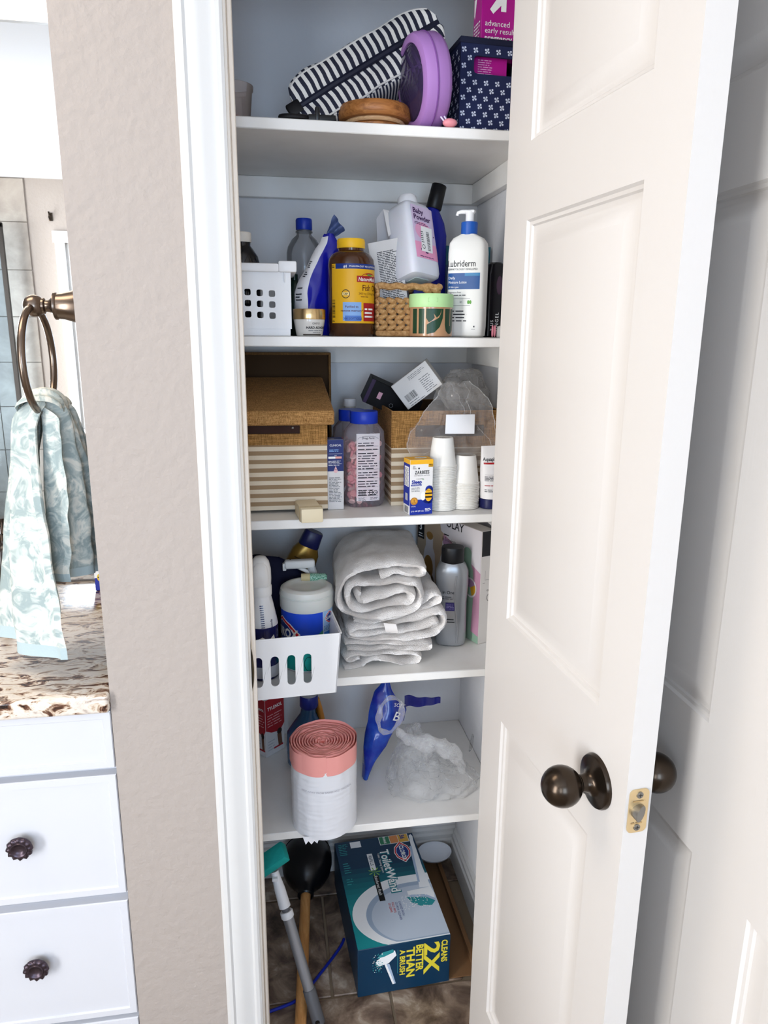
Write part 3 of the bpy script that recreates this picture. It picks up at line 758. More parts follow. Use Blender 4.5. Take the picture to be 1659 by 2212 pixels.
# navy floral fabric bin
navy_bin = mat('navy_canvas', '#1b2347', .85, bump=(420, .3, .001)); flower = mat('flower_white', '#c9cfe0', .8)
fb = thing('fabric_bin', 'navy fabric bin printed with small white flowers on the topmost shelf', 'bin', (.352, .246, Z1), math.radians(4))
BW, BD, BH = .125, .215, .149
g = G(); perf_panel(g, [0, .018, .110, BW], [0, .082, .135, BH], 0, .004, {(1, 1): round_rect(.0645, .109, .080, .028, .006, 3)})
g.box(0, .004, .004, BD, 0, BH); g.box(BW-.004, BW, .004, BD, 0, BH); g.box(.004, BW-.004, BD-.004, BD, 0, BH); g.box(.004, BW-.004, .004, BD-.004, 0, .003)
g.build('body', navy_bin, fb, 30)
g = G(); g.rbox(-.002, BW+.002, -.002, .005, BH-.008, BH+.002, .0015, 1); g.rbox(-.002, .005, .005, BD, BH-.008, BH+.002, .0015, 1); g.build('rim', mat('navy_rim', '#11162f', .7), fb)
def flowers(pr, w, h, skip=None):
    row = 0; v = .006
    while v < h-.012:
        u = .006+(.0105 if row % 2 else 0)
        while u < w-.004:
            if not (skip and skip(u, v)):
                for k in range(4):
                    a = PI/4+PI/2*k+.2; pr.ell(u+.0032*math.cos(a), v+.0032*math.sin(a), .0018, .0018, flower, 0, 7)
                pr.ell(u, v, .0012, .0012, flower, 0, 6)
            u += .021
        v += .0125; row += 1
p_ = Print(front(0)); flowers(p_, BW, BH, lambda u, v: .018 < u < .111 and .090 < v < .128); p_.build('flower_print', fb)
p_ = Print(left(0, BD)); flowers(p_, BD, BH); p_.build('flower_print', fb)
magenta = mat('magenta_card', '#b01889', .4); mag_d = mat('magenta_dark', '#7d1470', .45)
def test_box(name, label, loc, rz, w, d, h, big):
    t = thing(name, label, 'box', loc, rz)
    G().rbox(0, w, 0, d, 0, h, .0008, 1).build('carton', magenta, t)
    p = Print(front(0))
    if big:
        cx, cz = .031, .093; s_ = .021
        A = [(-.2, -.72), (.35, -.17), (.35, -.62), (.62, -.62), (.72, -.5), (.72, .75), (-.5, .75), (-.62, .62), (-.62, .42), (-.5, .34), (-.03, .34), (-.62, -.25), (-.62, -.38), (-.32, -.72)]
        # arrow towards the upper right
        p.poly([(cx+s_*a, cz+s_*b) for a, b in ((-.75, -.45), (-.45, -.78), (.25, -.10), (.25, -.55), (.72, -.55), (.72, .80), (-.62, .80), (-.62, .33), (-.18, .33))], WHITE, 1)
        p.text('up & up', cx, cz+.0105, .0040, mag_d, 2, align='C')
        p.text('advanced', .007, .0575, .0128, WHITE); p.text('early result', .007, .0460, .0128, WHITE)
        p.text('pregnancy', .007, .0345, .0128, WHITE, bold=.022); p.text('test', .007, .0235, .0128, WHITE, bold=.022)
    else:
        p.small(.030, .058, .096, .121, 7, mat('pink_print', '#e3a6d3', .5), fill=.4)
    p.build('lettering', t)
    if big:
        p = Print(left(0, d)); p.poly([(.008+.014*a, .093+.02*b) for a, b in ((-.3, -.45), (0, -.78), (.25, -.10), (.6, .8), (-.3, .8))], WHITE, 0); p.small(.006, d-.006, .03, .07, 7, WHITE); p.build('lettering', t)
    return t
test_box('carton_box', 'plain side of a magenta carton lying inside the navy floral bin', (.358, .262, Z1+.0035), math.radians(4), .085, .10, .128, False)
test_box('carton_box', 'magenta pregnancy test carton with a white arrow standing in the navy bin', (.402, .300, Z1+.1325), math.radians(4), .070, .042, .135, True)

# ================================================================== second shelf
Z2 = SZ[1]+.0006
bw = mat('white_plastic', '#e9e9ea', .38); bwg = mat('white_plastic_shade', '#dcdcdc', .45)
wb = thing('square_hole_basket', 'white plastic basket with nine square holes next to the door frame', 'basket', (0, .238, Z2))
g = G(); xs = [-.115, -.0355, -.0145, .0070, .0285, .0515]; zs = [.012, .0275, .0465, .0655, .084, .112]
H = {}
for i in range(1, 4):
    for j in range(1, 4): H[(i, j)] = round_rect((xs[i]+xs[i+1])/2, (zs[j]+zs[j+1])/2-.001*(i-1), .0112, .0112, .003, 3)
perf_panel(g, xs, zs, 0, .0025, H)
g.box(-.115, .049, .001, .003, .0, .012); g.box(-.115, -.112, .0025, .19, 0, .112); g.box(-.112, .049, .0025, .19, 0, .003); g.box(-.115, .0515, .19, .1925, 0, .112)
g.add([(.049, .001, 0), (.049, .19, 0), (.0515, .19, .112), (.0515, .0, .112), (.0465, .003, 0), (.0465, .19, 0), (.049, .19, .112), (.049, .003, .112)], [(0, 1, 2, 3), (7, 6, 5, 4), (0, 3, 7, 4)])
g.build('body', bw, wb, 30)
g = G(); g.rbox(.030, .062, -.009, .012, .109, .128, .003); g.rbox(.0495, .062, .012, .20, .109, .128, .003); g.rbox(-.12, .031, -.009, .004, .109, .1235, .003); g.rbox(-.12, .062, .19, .202, .109, .128, .003)
g.build('rim', bw, wb)
G().rbox(.0395, .042, -.0035, .001, .092, .110, .0008, 1).build('rib', bw, wb)
dkb = thing('dark_bottle', 'black glass bottle with a white cap inside the square hole basket', 'bottle', (-.034, .330, Z2+.0035))
G().lathe([(.030, 0), (.032, .004), (.032, .128), (.029, .140), (.021, .152), (.016, .158), (.016, .166)], 36).build('body', mat('black_glass', '#0d0d12', .12, coat=.3), dkb)
G().lathe([(.0175, .164), (.018, .166), (.018, .180), (.0165, .1815)], 36).build('cap', mat('cream_cap', '#e6e0d6', .45), dkb)
nb = thing('dark_green_bottle', 'dark green bottle squeezed between the white basket and the blue pouch', 'bottle', (.0635, .372, Z2))
G().lathe([(.014, 0), (.0155, .003), (.0155, .088), (.012, .100), (.007, .105), (.007, .116)], 28).build('body', mat('bottle_green', '#10241d', .25), nb)
wbt = thing('clear_bottle', 'empty clear plastic bottle with a blue screw cap against the closet back', 'bottle', (.0870, .425, Z2))
pet = clear('clear_pet', '#dfe1e4', .28, .06, .14, '#bcbec2')
G().lathe([(.030, 0), (.0355, .006), (.0355, .06), (.0335, .065), (.0355, .07), (.0355, .160), (.033, .172), (.025, .186), (.016, .194), (.0145, .197), (.0145, .206)], 44).build('body', pet, wbt)
G().lathe([(.0170, .199), (.0170, .2015), (.0142, .202), (.0142, .204)], 36).build('neck_ring', pet, wbt)
G().lathe([(.0158, .204), (.0164, .2055), (.0164, .2225), (.0150, .2255)], 40).build('cap', mat('cap_blue', '#12319c', .35), wbt)

# crumpled blue and white pouch
bp_ = thing('crumpled_bag', 'crumpled blue and white plastic bag twisted shut behind the gold lidded jar', 'bag', (0, .335, Z2))
rows = [(0, .066, .136), (.03, .064, .134), (.05, .063, .131), (.08, .063, .131), (.105, .072, .132), (.125, .084, .134), (.145, .094, .140), (.160, .104, .148), (.172, .112, .151), (.182, .117, .145), (.190, .122, .140)]
def bag_fn(u, v):
    k = v*(len(rows)-1); i = min(int(k), len(rows)-2); t = k-i
    z = rows[i][0]*(1-t)+rows[i+1][0]*t; a = rows[i][1]*(1-t)+rows[i+1][1]*t; b = rows[i][2]*(1-t)+rows[i+1][2]*t
    th = 2*PI*u; c = math.cos(th); x = (a+b)/2-(b-a)/2*c
    y = -.024*math.sin(th)*(1-.5*v)+.02*v
    nz = noise.noise_vector(Vector((x*45, z*26, 2+math.sin(th))))
    return (x+nz.x*.003, y+nz.y*.006, z+nz.z*.002)
bag_white = mat('bag_white', '#e4e2e4', .32); bag_blue = mat('bag_blue', '#14189a', .22, coat=.3)
g = G().sheet(bag_fn, 56, 44, wrapu=True, fm=lambda u, v: (0 if (u < .19 or u > .81) else 1) if v < .93 else 1); g.build('body', [bag_white, bag_blue], bp_, 60)
g = G().sheet(lambda u, v: tuple(Vector((.131+.020*v-.011*(u-.5)*2*(.5+.7*v)*.8, .018+.006*math.sin(u*9+v*3), .187+.024*v+.012*(u-.5)*2*(.4+.8*v)))), 10, 8); g.crumple(.003, 70, 3)
g.sheet(lambda u, v: tuple(Vector((.131+.020*v-.011*(u-.5)*2*(.5+.7*v)*.8, .021+.006*math.sin(u*9+v*3), .187+.024*v+.012*(u-.5)*2*(.4+.8*v)))), 10, 8); g.build('twisted_top', mat('bag_blue_grey', '#4a5a86', .3), bp_, 60)
p_ = Print(lambda u, v, h: Vector(bag_fn(.19+u*.001 if False else .02+u, v))+Vector((0, -.0008-h, 0)))
dk = mat('print_dark', '#2b2c33', .6)
for k, (v0, n_) in enumerate(((.16, 2), (.25, 3), (.33, 1), (.42, 3), (.50, 4))):
    for q in range(n_): p_.rect(.035, v0+q*.018, .035+.10*(.5+.45*random.random()), v0+q*.018+.008, dk, 0)
p_.build('print', bp_)

# gold lidded jar
jar = thing('cream_jar', 'small frosted glass jar with a gold lid in front of the blue bag', 'jar', (.0852, .272, Z2))
gold = mat('satin_gold', '#c9ae80', .25, .95)
G().lathe([(.0225, 0), (.0245, .002), (.0288, .028), (.0288, .0295)], 48).build('glass', mat('milky_glass', '#d5d1cb', .12, coat=.5), jar)
G().lathe([(.0296, .0295), (.0300, .031), (.0300, .0465), (.0290, .048)], 48).build('lid', gold, jar)
rj = lambda v: .0245+.0043*max(0, min(1, (v-.002)/.026))
p_ = Print(cyl(rj, .18)); p_.text('ONYX', .006, .0205, .0052, BLACK, align='C'); p_.text('HARD AS HOOF', .0085, .0128, .0062, BLACK, bold=.03, align='C', wide=.92)
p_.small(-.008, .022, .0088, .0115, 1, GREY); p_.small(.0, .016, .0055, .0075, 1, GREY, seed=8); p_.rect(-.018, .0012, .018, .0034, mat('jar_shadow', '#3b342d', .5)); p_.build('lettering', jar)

# fish oil bottle
fo = thing('supplement_bottle', 'tall brown fish oil bottle with a yellow cap and yellow label', 'bottle', (.1665, .300, Z2))
amber = mat('amber_plastic', '#3b2010', .12, coat=.4, vary=(30, '#5b3418', .6))
G().lathe([(.041, 0), (.0437, .004), (.0437, .128), (.0425, .138), (.037, .147), (.029, .152), (.0245, .154), (.0245, .162)], 56).build('body', amber, fo)
yel = mat('cap_yellow', '#f2bd25', .4)
G().lathe([(.0255, .158), (.0262, .1595), (.0262, .171), (.0248, .1745)], 48).build('cap', yel, fo)
ylab = mat('label_yellow', '#e3ac1d', .42); nblue = mat('label_blue', '#16337f', .4); lblue = mat('label_light_blue', '#86aee2', .45); mblue = mat('label_mid_blue', '#4d78c4', .45); red = mat('label_red', '#a41f24', .4); lyel = mat('label_pale_yellow', '#f0d48a', .45)
p_ = Print(cyl(.0437, .0)); c0 = .030
p_.rect(-.0455, .0235, .064, .1285, ylab, 0); p_.rect(.008, .024, .062, .101, lyel, .4) if False else None
p_.rect(-.0355, .1195, .064, .1285, nblue, 1); p_.text('#1', -.019, .1212, .0066, WHITE, 2, bold=.02); p_.text('PHARMACIST RECOMMENDED', -.008, .1222, .0044, WHITE, 2, spacing=1.1)
p_.rect(.0055, .0965, .060, .1075, red, 1); p_.ell(.0325, .1045, .0190, .0085, red, 1, 18, 0, PI); p_.text('NatureMade', .0085, .0985, .0094, WHITE, 2, bold=.012, shear=.15, wide=.9)
gr_ = mat('leaf_green', '#5f9a3e', .5); p_.ell(.030, .1095, .0035, .0016, gr_, 3); p_.ell(.036, .1088, .0035, .0016, gr_, 3)
rdk = mat('label_maroon', '#5a1712', .5)
p_.text('Fish Oil', .0165, .0815, .0150, rdk, 1, bold=.01, wide=.86); p_.text('2400 mg (720 mg Omega-3)', .0090, .0745, .0058, rdk, 1, wide=.8); p_.small(.013, .03, .070, .0725, 1, rdk)
p_.rect(-.0205, .0280, .0140, .0610, lblue, 1); p_.rect(-.0165, .0272, .0140, .0370, mblue, 2); p_.text('Purified to', -.004, .0510, .0058, rdk, 2, align='C', bold=.01); p_.text('remove mercury*', -.0035, .0440, .0058, rdk, 2, align='C', bold=.01); p_.text('300 SOFTGELS', -.002, .0298, .0056, nblue, 3, align='C', bold=.01)
p_.rect(.0185, .0272, .062, .0600, red, 1); p_.small(.021, .050, .034, .054, 3, WHITE, 2, 5)
p_.ring(-.0150, .0755, .0078, .0078, .0012, BLACK, 1); p_.rect(-.0215, .0730, -.0085, .0782, lyel, 2); p_.text('USP', -.0150, .0738, .0046, BLACK, 3, align='C', bold=.02)
p_.bars(-.0445, .0330, -.0370, .0660, BLACK, 1, 5, vertical=False); p_.small(-.0445, -.038, .122, .127, 2, BLACK); p_.small(-.0445, -.038, .026, .030, 2, BLACK)
p_.build('label', fo)

# wicker basket: plaited strands are pieces of their own
wick = ramp_mat('wicker', 4, [(.3, '#8a5f34'), (.5, '#b08550'), (.7, '#cba473')], .7, 6, .5, .3, stretch=(40, 40, 40))
wk = thing('wicker_basket', 'brown woven wicker basket with a handle gap behind the green lidded jar', 'basket', (.215, .280, Z2))
WX, WY = .118, .170
G().box(.004, WX-.004, .004, WY-.004, 0, .004).build('floor', wick, wk, 0)
knot = G(); knot.ball((0, 0, 0), .0115, .0048, .0052, n=12); knot.xf(Matrix.Rotation(.38, 4, 'Y'))
kme = [knot.build('strand', wick, wk, 60, (0, 0, -5)), None]
k2 = G(); k2.ball((0, 0, 0), .0115, .0048, .0052, n=12); k2.xf(Matrix.Rotation(-.38, 4, 'Y')); kme[1] = k2.build('strand', wick, wk, 60, (0, 0, -5))
mA, mB = kme[0].data, kme[1].data
for q in kme: bpy.data.objects.remove(q)
G().tube([(0, 0, .006), (WX, 0, .006), (WX, WY, .006), (0, WY, .006)], .0055, 8, closed=True).build('base_band', wick, wk)
for r_ in range(8):
    z = .0165+.0098*r_
    gap = r_ in (6, 7)
    for side in range(4):
        L_ = WX if side % 2 == 0 else WY; n = int(L_/.0165)
        for k in range(n):
            s_ = (k+.5)*L_/n
            if gap and side == 0 and .008 < s_ < WX-.034: continue
            if side == 0: lc, rz = (s_, 0, z), 0
            elif side == 1: lc, rz = (WX, s_, z), PI/2
            elif side == 2: lc, rz = (WX-s_, WY, z), PI
            else: lc, rz = (0, WY-s_, z), -PI/2
            link('strand', mA if r_ % 2 else mB, wk, lc, (0, 0, rz))
for seg in ([(0, 0), (WX, 0)], [(WX, 0), (WX, WY)], [(WX, WY), (0, WY)], [(0, WY), (0, 0)]):
    a, b = seg; G().tube([(a[0]+(b[0]-a[0])*t, a[1]+(b[1]-a[1])*t, .0915+.0012*math.sin(t*25)) for t in [i/20 for i in range(21)]], .0062, 8).build('rim', wick, wk)
# open white carton, with printed side, inside the wicker basket
card = mat('white_card', '#d9d7d6', .6); card_g = mat('grey_card', '#b5b4b8', .65)
ob = thing('open_carton', 'opened white carton with rows of small print leaning in the wicker basket', 'box', (.2265, .312, Z2+.008), 0)
ob.rotation_euler = (math.radians(-6), math.radians(-10), math.radians(-16))
G().box(-.0, .060, 0, .0012, 0, .168).build('front_panel', card, ob, 0)
g = G(); g.box(0, .0012, .0012, .045, 0, .160); g.box(.0588, .060, .0012, .045, 0, .165); g.box(.0012, .0588, .0438, .045, 0, .165); g.box(.0012, .0588, .0012, .0438, 0, .0012); g.build('box', card_g, ob, 0)
g = G().add([(.012, .0445, .165), (.056, .0445, .165), (.060, .030, .222), (.036, .026, .232), (.020, .03, .218)], [(0, 1, 2, 3, 4)]); g.add([(.012, .0455, .165), (.056, .0455, .165), (.060, .031, .222), (.036, .027, .232), (.020, .031, .218)], [(4, 3, 2, 1, 0)]); g.build('flap', card_g, ob, 0)
g = G().add([(.036, .026, .232), (.060, .030, .222), (.066, .016, .195), (.040, .012, .176)], [(0, 1, 2, 3)]); g.build('flap', card, ob, 0)
p_ = Print(front(0)); p_.small(.014, .056, .012, .150, 44, dk, 0, 9, .42, .3); p_.build('print', ob)
bbx = thing('blue_carton', 'small dark blue carton lying in the wicker basket behind the handle gap', 'box', (.2915, .322, Z2+.030), math.radians(-8))
G().rbox(0, .034, 0, .05, 0, .058, .0008, 1).build('carton', mat('carton_navy', '#1d2c86', .45), bbx)
p_ = Print(front(0)); p_.small(.004, .016, .012, .050, 6, WHITE, 0, 2, .3); p_.build('print', bbx)

# tilted baby powder bottle
pw = thing('powder_bottle', 'white baby powder bottle with a pink label tipped on top of the wicker basket', 'bottle', (.298, .318, Z2+.1045))
pw.rotation_euler = (Matrix.Rotation(math.radians(-5), 4, 'Y') @ Matrix.Rotation(math.radians(-18), 4, 'X') @ Matrix.Rotation(math.radians(36), 4, 'Z')).to_euler(); pw.scale = (1.08, 1.08, 1.04)
pwh = mat('powder_white', '#dfe1ea', .35, sss=.1)
rg = [(.0, .029, .021), (.003, .0345, .0265), (.010, .0365, .0285), (.05, .037, .0295), (.11, .036, .029), (.130, .0345, .028), (.139, .029, .0235), (.1435, .020, .0175), (.145, .013, .012)]
G().loft([(z, a, b, 5.5, 0, 0) for z, a, b in rg], 56).build('body', pwh, pw)
G().lathe([(.0165, .144), (.0175, .146), (.0175, .158), (.015, .161)], 32).build('cap', mat('cap_white', '#ecebee', .4), pw)
G().rbox(-.017, .017, -.012, .012, -.0010, .0005, .0003, 1).build('base_recess', mat('powder_shade', '#c3cfcb', .45), pw)
f_ = superfn(.0368, .0292, 5.5); p_ = Print(f_)
pk1 = mat('label_pink', '#eb9dc0', .5); pk2 = mat('label_lilac', '#d3c0dc', .5); pur = mat('label_purple', '#3f1a52', .5)
p_.rect(-.026, .030, .030, .129, pk2, 0); p_.rect(-.026, .030, .030, .060, pk1, 1); p_.ell(-.001, .082, .021, .017, mat('label_rose', '#e8a5c6', .5), 1)
p_.text('Baby', -.022, .1140, .0135, pur, 2, bold=.025); p_.text('Powder', -.022, .1020, .0135, pur, 2, bold=.025); p_.small(-.022, .014, .0930, .0985, 2, pur, 2, 4); p_.small(-.018, .018, .0325, .0355, 1, pur, 2)
p_.ell(-.010, .046, .004, .003, pur, 2); p_.ell(.001, .043, .004, .003, pur, 2); p_.ell(.024, .076, .0015, .0015, pur, 2)
p_.rect(-.0130, .043, .0155, .091, WHITE, 3, skew=.006); p_.bars(.004, .047, .0115, .083, BLACK, 4, 6, vertical=False); p_.small(-.010, -.003, .06, .083, 6, GREY, 4); p_.ring(-.006, .052, .004, .004, .001, BLACK, 4)
p_.build('label', pw)
# blue bottle with black cap behind the powder
kb = thing('blue_bottle', 'deep blue bottle with a tall black cap behind the powder bottle', 'bottle', (.358, .462, Z2))
kb.rotation_euler = (0, math.radians(0), 0)
G().loft([(0, .026, .018, 3, 0, 0), (.004, .029, .020, 3, 0, 0), (.205, .029, .020, 3, 0, 0), (.230, .024, .018, 2.5, 0, 0), (.252, .014, .013, 2, 0, 0), (.262, .012, .012, 2, 0, 0)], 36).build('body', mat('bottle_blue', '#141c8c', .25), kb)
G().lathe([(.0155, .258), (.0165, .260), (.0155, .305), (.014, .307)], 32).xf(Matrix.Translation((0, 0, .255)) @ Matrix.Rotation(math.radians(14), 4, 'Y') @ Matrix.Translation((0, 0, -.255))).build('cap', mat('cap_black', '#121215', .4), kb)

# round jar with a mint lid
pj = thing('scrub_jar', 'round tub with a mint green lid in front of the wicker basket', 'jar', (.3145, .268, Z2))
G().lathe([(.038, 0), (.0405, .002), (.0405, .0535), (.039, .0545)], 56).build('tub', mat('jar_amber', '#b58a66', .25, coat=.4), pj)
mint = mat('mint_lid', '#b4dc9c', .4)
G().lathe([(.0412, .0535), (.0418, .0545), (.0418, .0755), (.0405, .0775)], 56).build('lid', mint, pj)
p_ = Print(cyl(.0405)); dg_ = mat('dark_green_print', '#1d3d28', .35); sand = mat('sand_print', '#c39a74', .4)
for a, b in ((-.048, -.037), (-.0325, -.0215)): p_.rect(a, .006, b, .0505, dg_, 0)
p_.poly([(-.0180, .0505), (-.0180, .034), (-.0125, .026), (-.006, .030), (-.002, .0345), (-.004, .042), (-.002, .0505)], dg_, 0)
p_.poly([(-.0165, .022), (-.009, .027), (-.002, .030), (.006, .0345), (.010, .042), (.0115, .0505), (.0150, .0505), (.0140, .034), (.008, .018), (-.002, .008), (-.0165, .005)], dg_, 0)
p_.poly([(-.002, .0505), (-.004, .042), (.002, .0345), (.008, .040), (.0115, .0505)], dg_, 0)
p_.poly([(.0190, .0505), (.0190, .022), (.0215, .011), (.0280, .006), (.0360, .006), (.0430, .012), (.0450, .022), (.0450, .0505)], dg_, 0); p_.rect(.0320, .020, .0335, .0505, sand, 1)
p_.build('lettering', pj)
p_ = Print(cyl(.0418)); p_.ring(-.006, .0660, .0125, .005, .0006, mat('mint_shade', '#93bd7c', .5), 0, 4, PI/4, PI/4+2*PI); p_.build('lid_emboss', pj)

# lotion pump bottle
lo = thing('lotion_bottle', 'tall white lotion bottle with a blue collar and white pump', 'bottle', (.3905, .292, Z2), math.radians(-30))
lw_ = mat('lotion_white', '#e4e3de', .35)
rg = [(0, .031, .0175), (.003, .0350, .0215), (.02, .0362, .0228), (.155, .0362, .0228), (.172, .0345, .0220), (.181, .028, .0185), (.186, .018, .0150), (.188, .0145, .0140)]
G().loft([(z, a, b, 5, 0, 0) for z, a, b in rg], 56).build('body', lw_, lo)
G().lathe([(.0150, .187), (.0155, .188), (.0155, .209), (.0145, .210)], 40).build('collar', mat('collar_blue', '#1f56ac', .4), lo)
pwt = mat('pump_white', '#f0f0f0', .35)
G().lathe([(.0078, .209), (.0078, .224), (.0090, .2255), (.0090, .229), (.0075, .230)], 28).build('pump_stem', pwt, lo)
g = G().rbox(-.009, .010, -.007, .007, .2255, .2315, .0022); g.tube([(-.006, 0, .2285), (-.016, 0, .2290), (-.023, 0, .2275), (-.0245, 0, .2225)], [.0042, .0038, .0034, .003], 10); g.build('pump_head', pwt, lo)
f_ = superfn(.0362, .0228, 5); p_ = Print(f_); lb1 = mat('lotion_blue', '#1f4f8c', .4); lb2 = mat('lotion_blue2', '#3a7fae', .4)
p_.text('Lubriderm', -.0345, .1290, .0165, mat('lubri_black', '#1c1c20', .5), 1, bold=.008, wide=.80); p_.text('DERMATOLOGIST DEVELOPED', -.0345, .1225, .0050, dk, 1, wide=.86)
p_.rect(-.034, .0880, .0290, .1175, lb1, 0); p_.rect(.0, .1120, .0290, .1175, lb2, 1); p_.text('Daily', -.0320, .1065, .0068, WHITE, 2); p_.text('Moisture Lotion', -.0320, .0985, .0068, WHITE, 2, wide=.82); p_.text('All skin types', -.0320, .0905, .0048, WHITE, 2, wide=.8)
p_.text('fragrance free', -.0320, .0810, .0046, dk, 1); p_.small(-.0320, .004, .0765, .0795, 1, dk, 1); p_.rect(-.0320, .0705, .0120, .0709, dk, 1); p_.rect(-.0320, .0585, .0120, .0589, dk, 1)
p_.ell(.0085, .0645, .0022, .0036, gr_, 1); p_.ell(.0125, .0645, .0022, .0036, gr_, 1); p_.text('B5', -.0080, .0630, .0050, GREY, 1)
p_.small(-.0320, .008, .0290, .0530, 4, dk, 1, 3, .35); p_.rect(.0200, .0180, .0222, .0212, dk, 1); p_.small(.016, .024, .0145, .0155, 1, dk, 1)
p_.build('lettering', lo)
# teal packs behind and at the far right
tp = thing('teal_pack', 'teal and blue plastic pack standing behind the lotion bottle', 'pack', (.432, .470, Z2))
g = G().sheet(lambda u, v: (-.058*math.cos(2*PI*u)*(1-.05*math.sin(v*9)), -.022*math.sin(2*PI*u)*(1-v**4)-.001, .001+.186*v), 40, 24, wrapu=True, fm=lambda u, v: 1 if v > .78 else 0); g.crumple(.002, 30, 6); g.build('pack', [mat('pack_blue', '#173c63', .4), mat('pack_teal', '#1b5f6e', .4)], tp, 60)
db = thing('black_hair_bottle', 'black bottle with vertical white lettering at the right end of the second shelf', 'bottle', (.4615, .345, Z2))
G().loft([(0, .020, .016, 4, 0, 0), (.002, .0225, .0185, 4, 0, 0), (.120, .0225, .0185, 4, 0, 0), (.140, .018, .016, 3, 0, 0), (.144, .012, .012, 2, 0, 0)], 40).build('body', mat('bottle_black', '#0c0b14', .2), db)
p_ = Print(superfn(.0225, .0185, 4)); p_.text('T US', -.0060, .012, .0085, WHITE, 1, rot=PI/2, spacing=1.3); p_.text('UNGEL', .0045, .012, .0095, WHITE, 1, rot=PI/2, spacing=1.3); p_.build('lettering', db); p_ = Print(superfn(.0225, .0185, 4)); p_.ell(.004, .100, .006, .018, mat('label_mauve', '#4a3548', .5), 0); p_.build('label_patch', db)
nr = thing('round_stone_puff', 'grey round pad beside two pink hair elastics at the shelf end', 'pad', (.4445, .2335, Z2))
G().lathe([(.009, 0), (.0105, .002), (.0105, .0165), (.009, .020), (.005, .0215)], 28).build('pad', mat('pad_grey', '#a7a5a2', .8), nr)
for k in range(2):
    he = thing('hair_elastic', ('left' if k == 0 else 'right')+' of two thin pink hair elastics beside the lotion bottle', 'hair elastic', (.4265+.0045*k, .236, Z2+.0115), group='pink hair elastics')
    G().tube([(.0022*math.cos(a)*.5, .006*math.cos(a), .0098*math.sin(a)) for a in [2*PI*i/24 for i in range(24)]], .0012, 6, closed=True).build('band', mat('elastic_pink', '#c77a88', .7), he)
# ================================================================== third shelf
Z3 = SZ[2]+.0006
bur = burlap('burlap', '#73501f', '#bb8a4e'); bur_in = mat('box_lining', '#4a3828', .9, spec=.1)
leather = mat('brown_leather', '#32190e', .6, spec=.2, bump=(160, .15))
stripe_box = stripes('box_stripes', '#9c8263', '#dccdb5', 2, .0166, .5, off=.0, rough=.9, weave=.35)
lid_m = burlap('burlap_lid', '#80592a', '#c9985c')
def stitched_strap(parent, x0, x1, z0, z1, y, rivets):
    st_ = G().rbox(x0, x1, y-.0028, y, z0, z1, .001, 1).build('handle', leather, parent)
    p = Print(front(y-.0028)); dkst = mat('stitch', '#1d120c', .7)
    for zz in (z0+.0018, z1-.0026):
        x = x0+.002
        while x < x1-.003: p.rect(x, zz, x+.0016, zz+.0008, dkst); x += .0032
    for rx in rivets:
        for k in range(4): p.rect(rx+.012, z0+.003+.0032*k, rx+.0128, z0+.0048+.0032*k, dkst); p.rect(rx-.012, z0+.003+.0032*k, rx-.0112, z0+.0048+.0032*k, dkst)
    p.build('stitching', st_)
    for rx in rivets: G().lathe([(.0024, 0), (.0024, .0006), (.0014, .0014), (.0002, .0016)], 14).xf(Matrix.Translation((rx, y-.0028, (z0+z1)/2+.002)) @ Matrix.Rotation(PI/2, 4, 'X')).build('rivet', mat('rivet_grey', '#8a8580', .35, .8), st_)
def burlap_box(name, label, loc, rz, w, d, h, band, strap, rivets):
    t = thing(name, label, 'storage box', loc, rz)
    k = .003
    for nm, z0, z1, m_ in (('striped_body', 0, h-band, stripe_box), ('burlap_band', h-band, h, bur)):
        g = G(); e = .0006 if nm == 'burlap_band' else 0
        g.box(-e, w+e, -e, k, z0, z1); g.box(-e, k, k, d, z0, z1); g.box(w-k, w+e, k, d, z0, z1); g.box(k, w-k, d-k, d+e, z0, z1)
        if z0 == 0: g.box(k, w-k, k, d-k, 0, k)
        g.build(nm, m_, t, 0)
    g = G(); g.box(k, w-k, k+.0001, k+.0011, k, h-.001); g.box(k, k+.001, k+.0011, d-k, k, h-.001); g.box(w-k-.001, w-k, k+.0011, d-k, k, h-.001); g.box(k+.001, w-k-.001, d-k-.001, d-k, k, h-.001); g.build('lining', bur_in, t, 0)
    stitched_strap(t, strap[0], strap[1], strap[2], strap[3], -.0008, rivets)
    return t
b1 = burlap_box('storage_box', 'lidded burlap storage box with beige stripes beside the door frame', (-.108, .272, Z3+.006), 0, .2235, .262, .172, .0445, (.035, .1715, .1495, .1685), (.158,))
lid = G(); lid.rbox(-.006, .2365, -.016, .27, .166, .194, .003, 1)
lid.xf(Matrix.Translation((0, -.016, .168)) @ Matrix.Rotation(math.radians(9.5), 4, 'X') @ Matrix.Translation((0, .016, -.168)))
lid.build('lid', lid_m, b1, 30)
for z_ in (0.0,):
    g = G(); g.box(.02, .20, .06, .24, -.0058, -.0002); g.build('foot', mat('box_foot', '#4a382a', .8), b1, 0)
l2 = thing('box_cover', 'spare brown box cover standing on edge behind the lidded burlap box', 'box cover', (-.075, .535, Z3), 0)
g = G(); LW, LH, LD = .223, .300, .030
g.box(0, LW, LD-.003, LD, 0, LH); g.box(0, .005, 0, LD-.003, 0, LH); g.box(LW-.005, LW, 0, LD-.003, 0, LH); g.box(.005, LW-.005, 0, LD-.003, LH-.005, LH); g.box(.005, LW-.005, 0, LD-.003, 0, .005)
g.build('tray', burlap('burlap_dark', '#5b3f20', '#8a6536'), l2, 0)
G().box(.005, LW-.005, LD-.0042, LD-.0032, .005, LH-.005).build('lining', bur_in, l2, 0)
so = thing('cream_block', 'cream wooden block poking out under the lidded burlap box', 'block', (.0795, .186, Z3), math.radians(6))
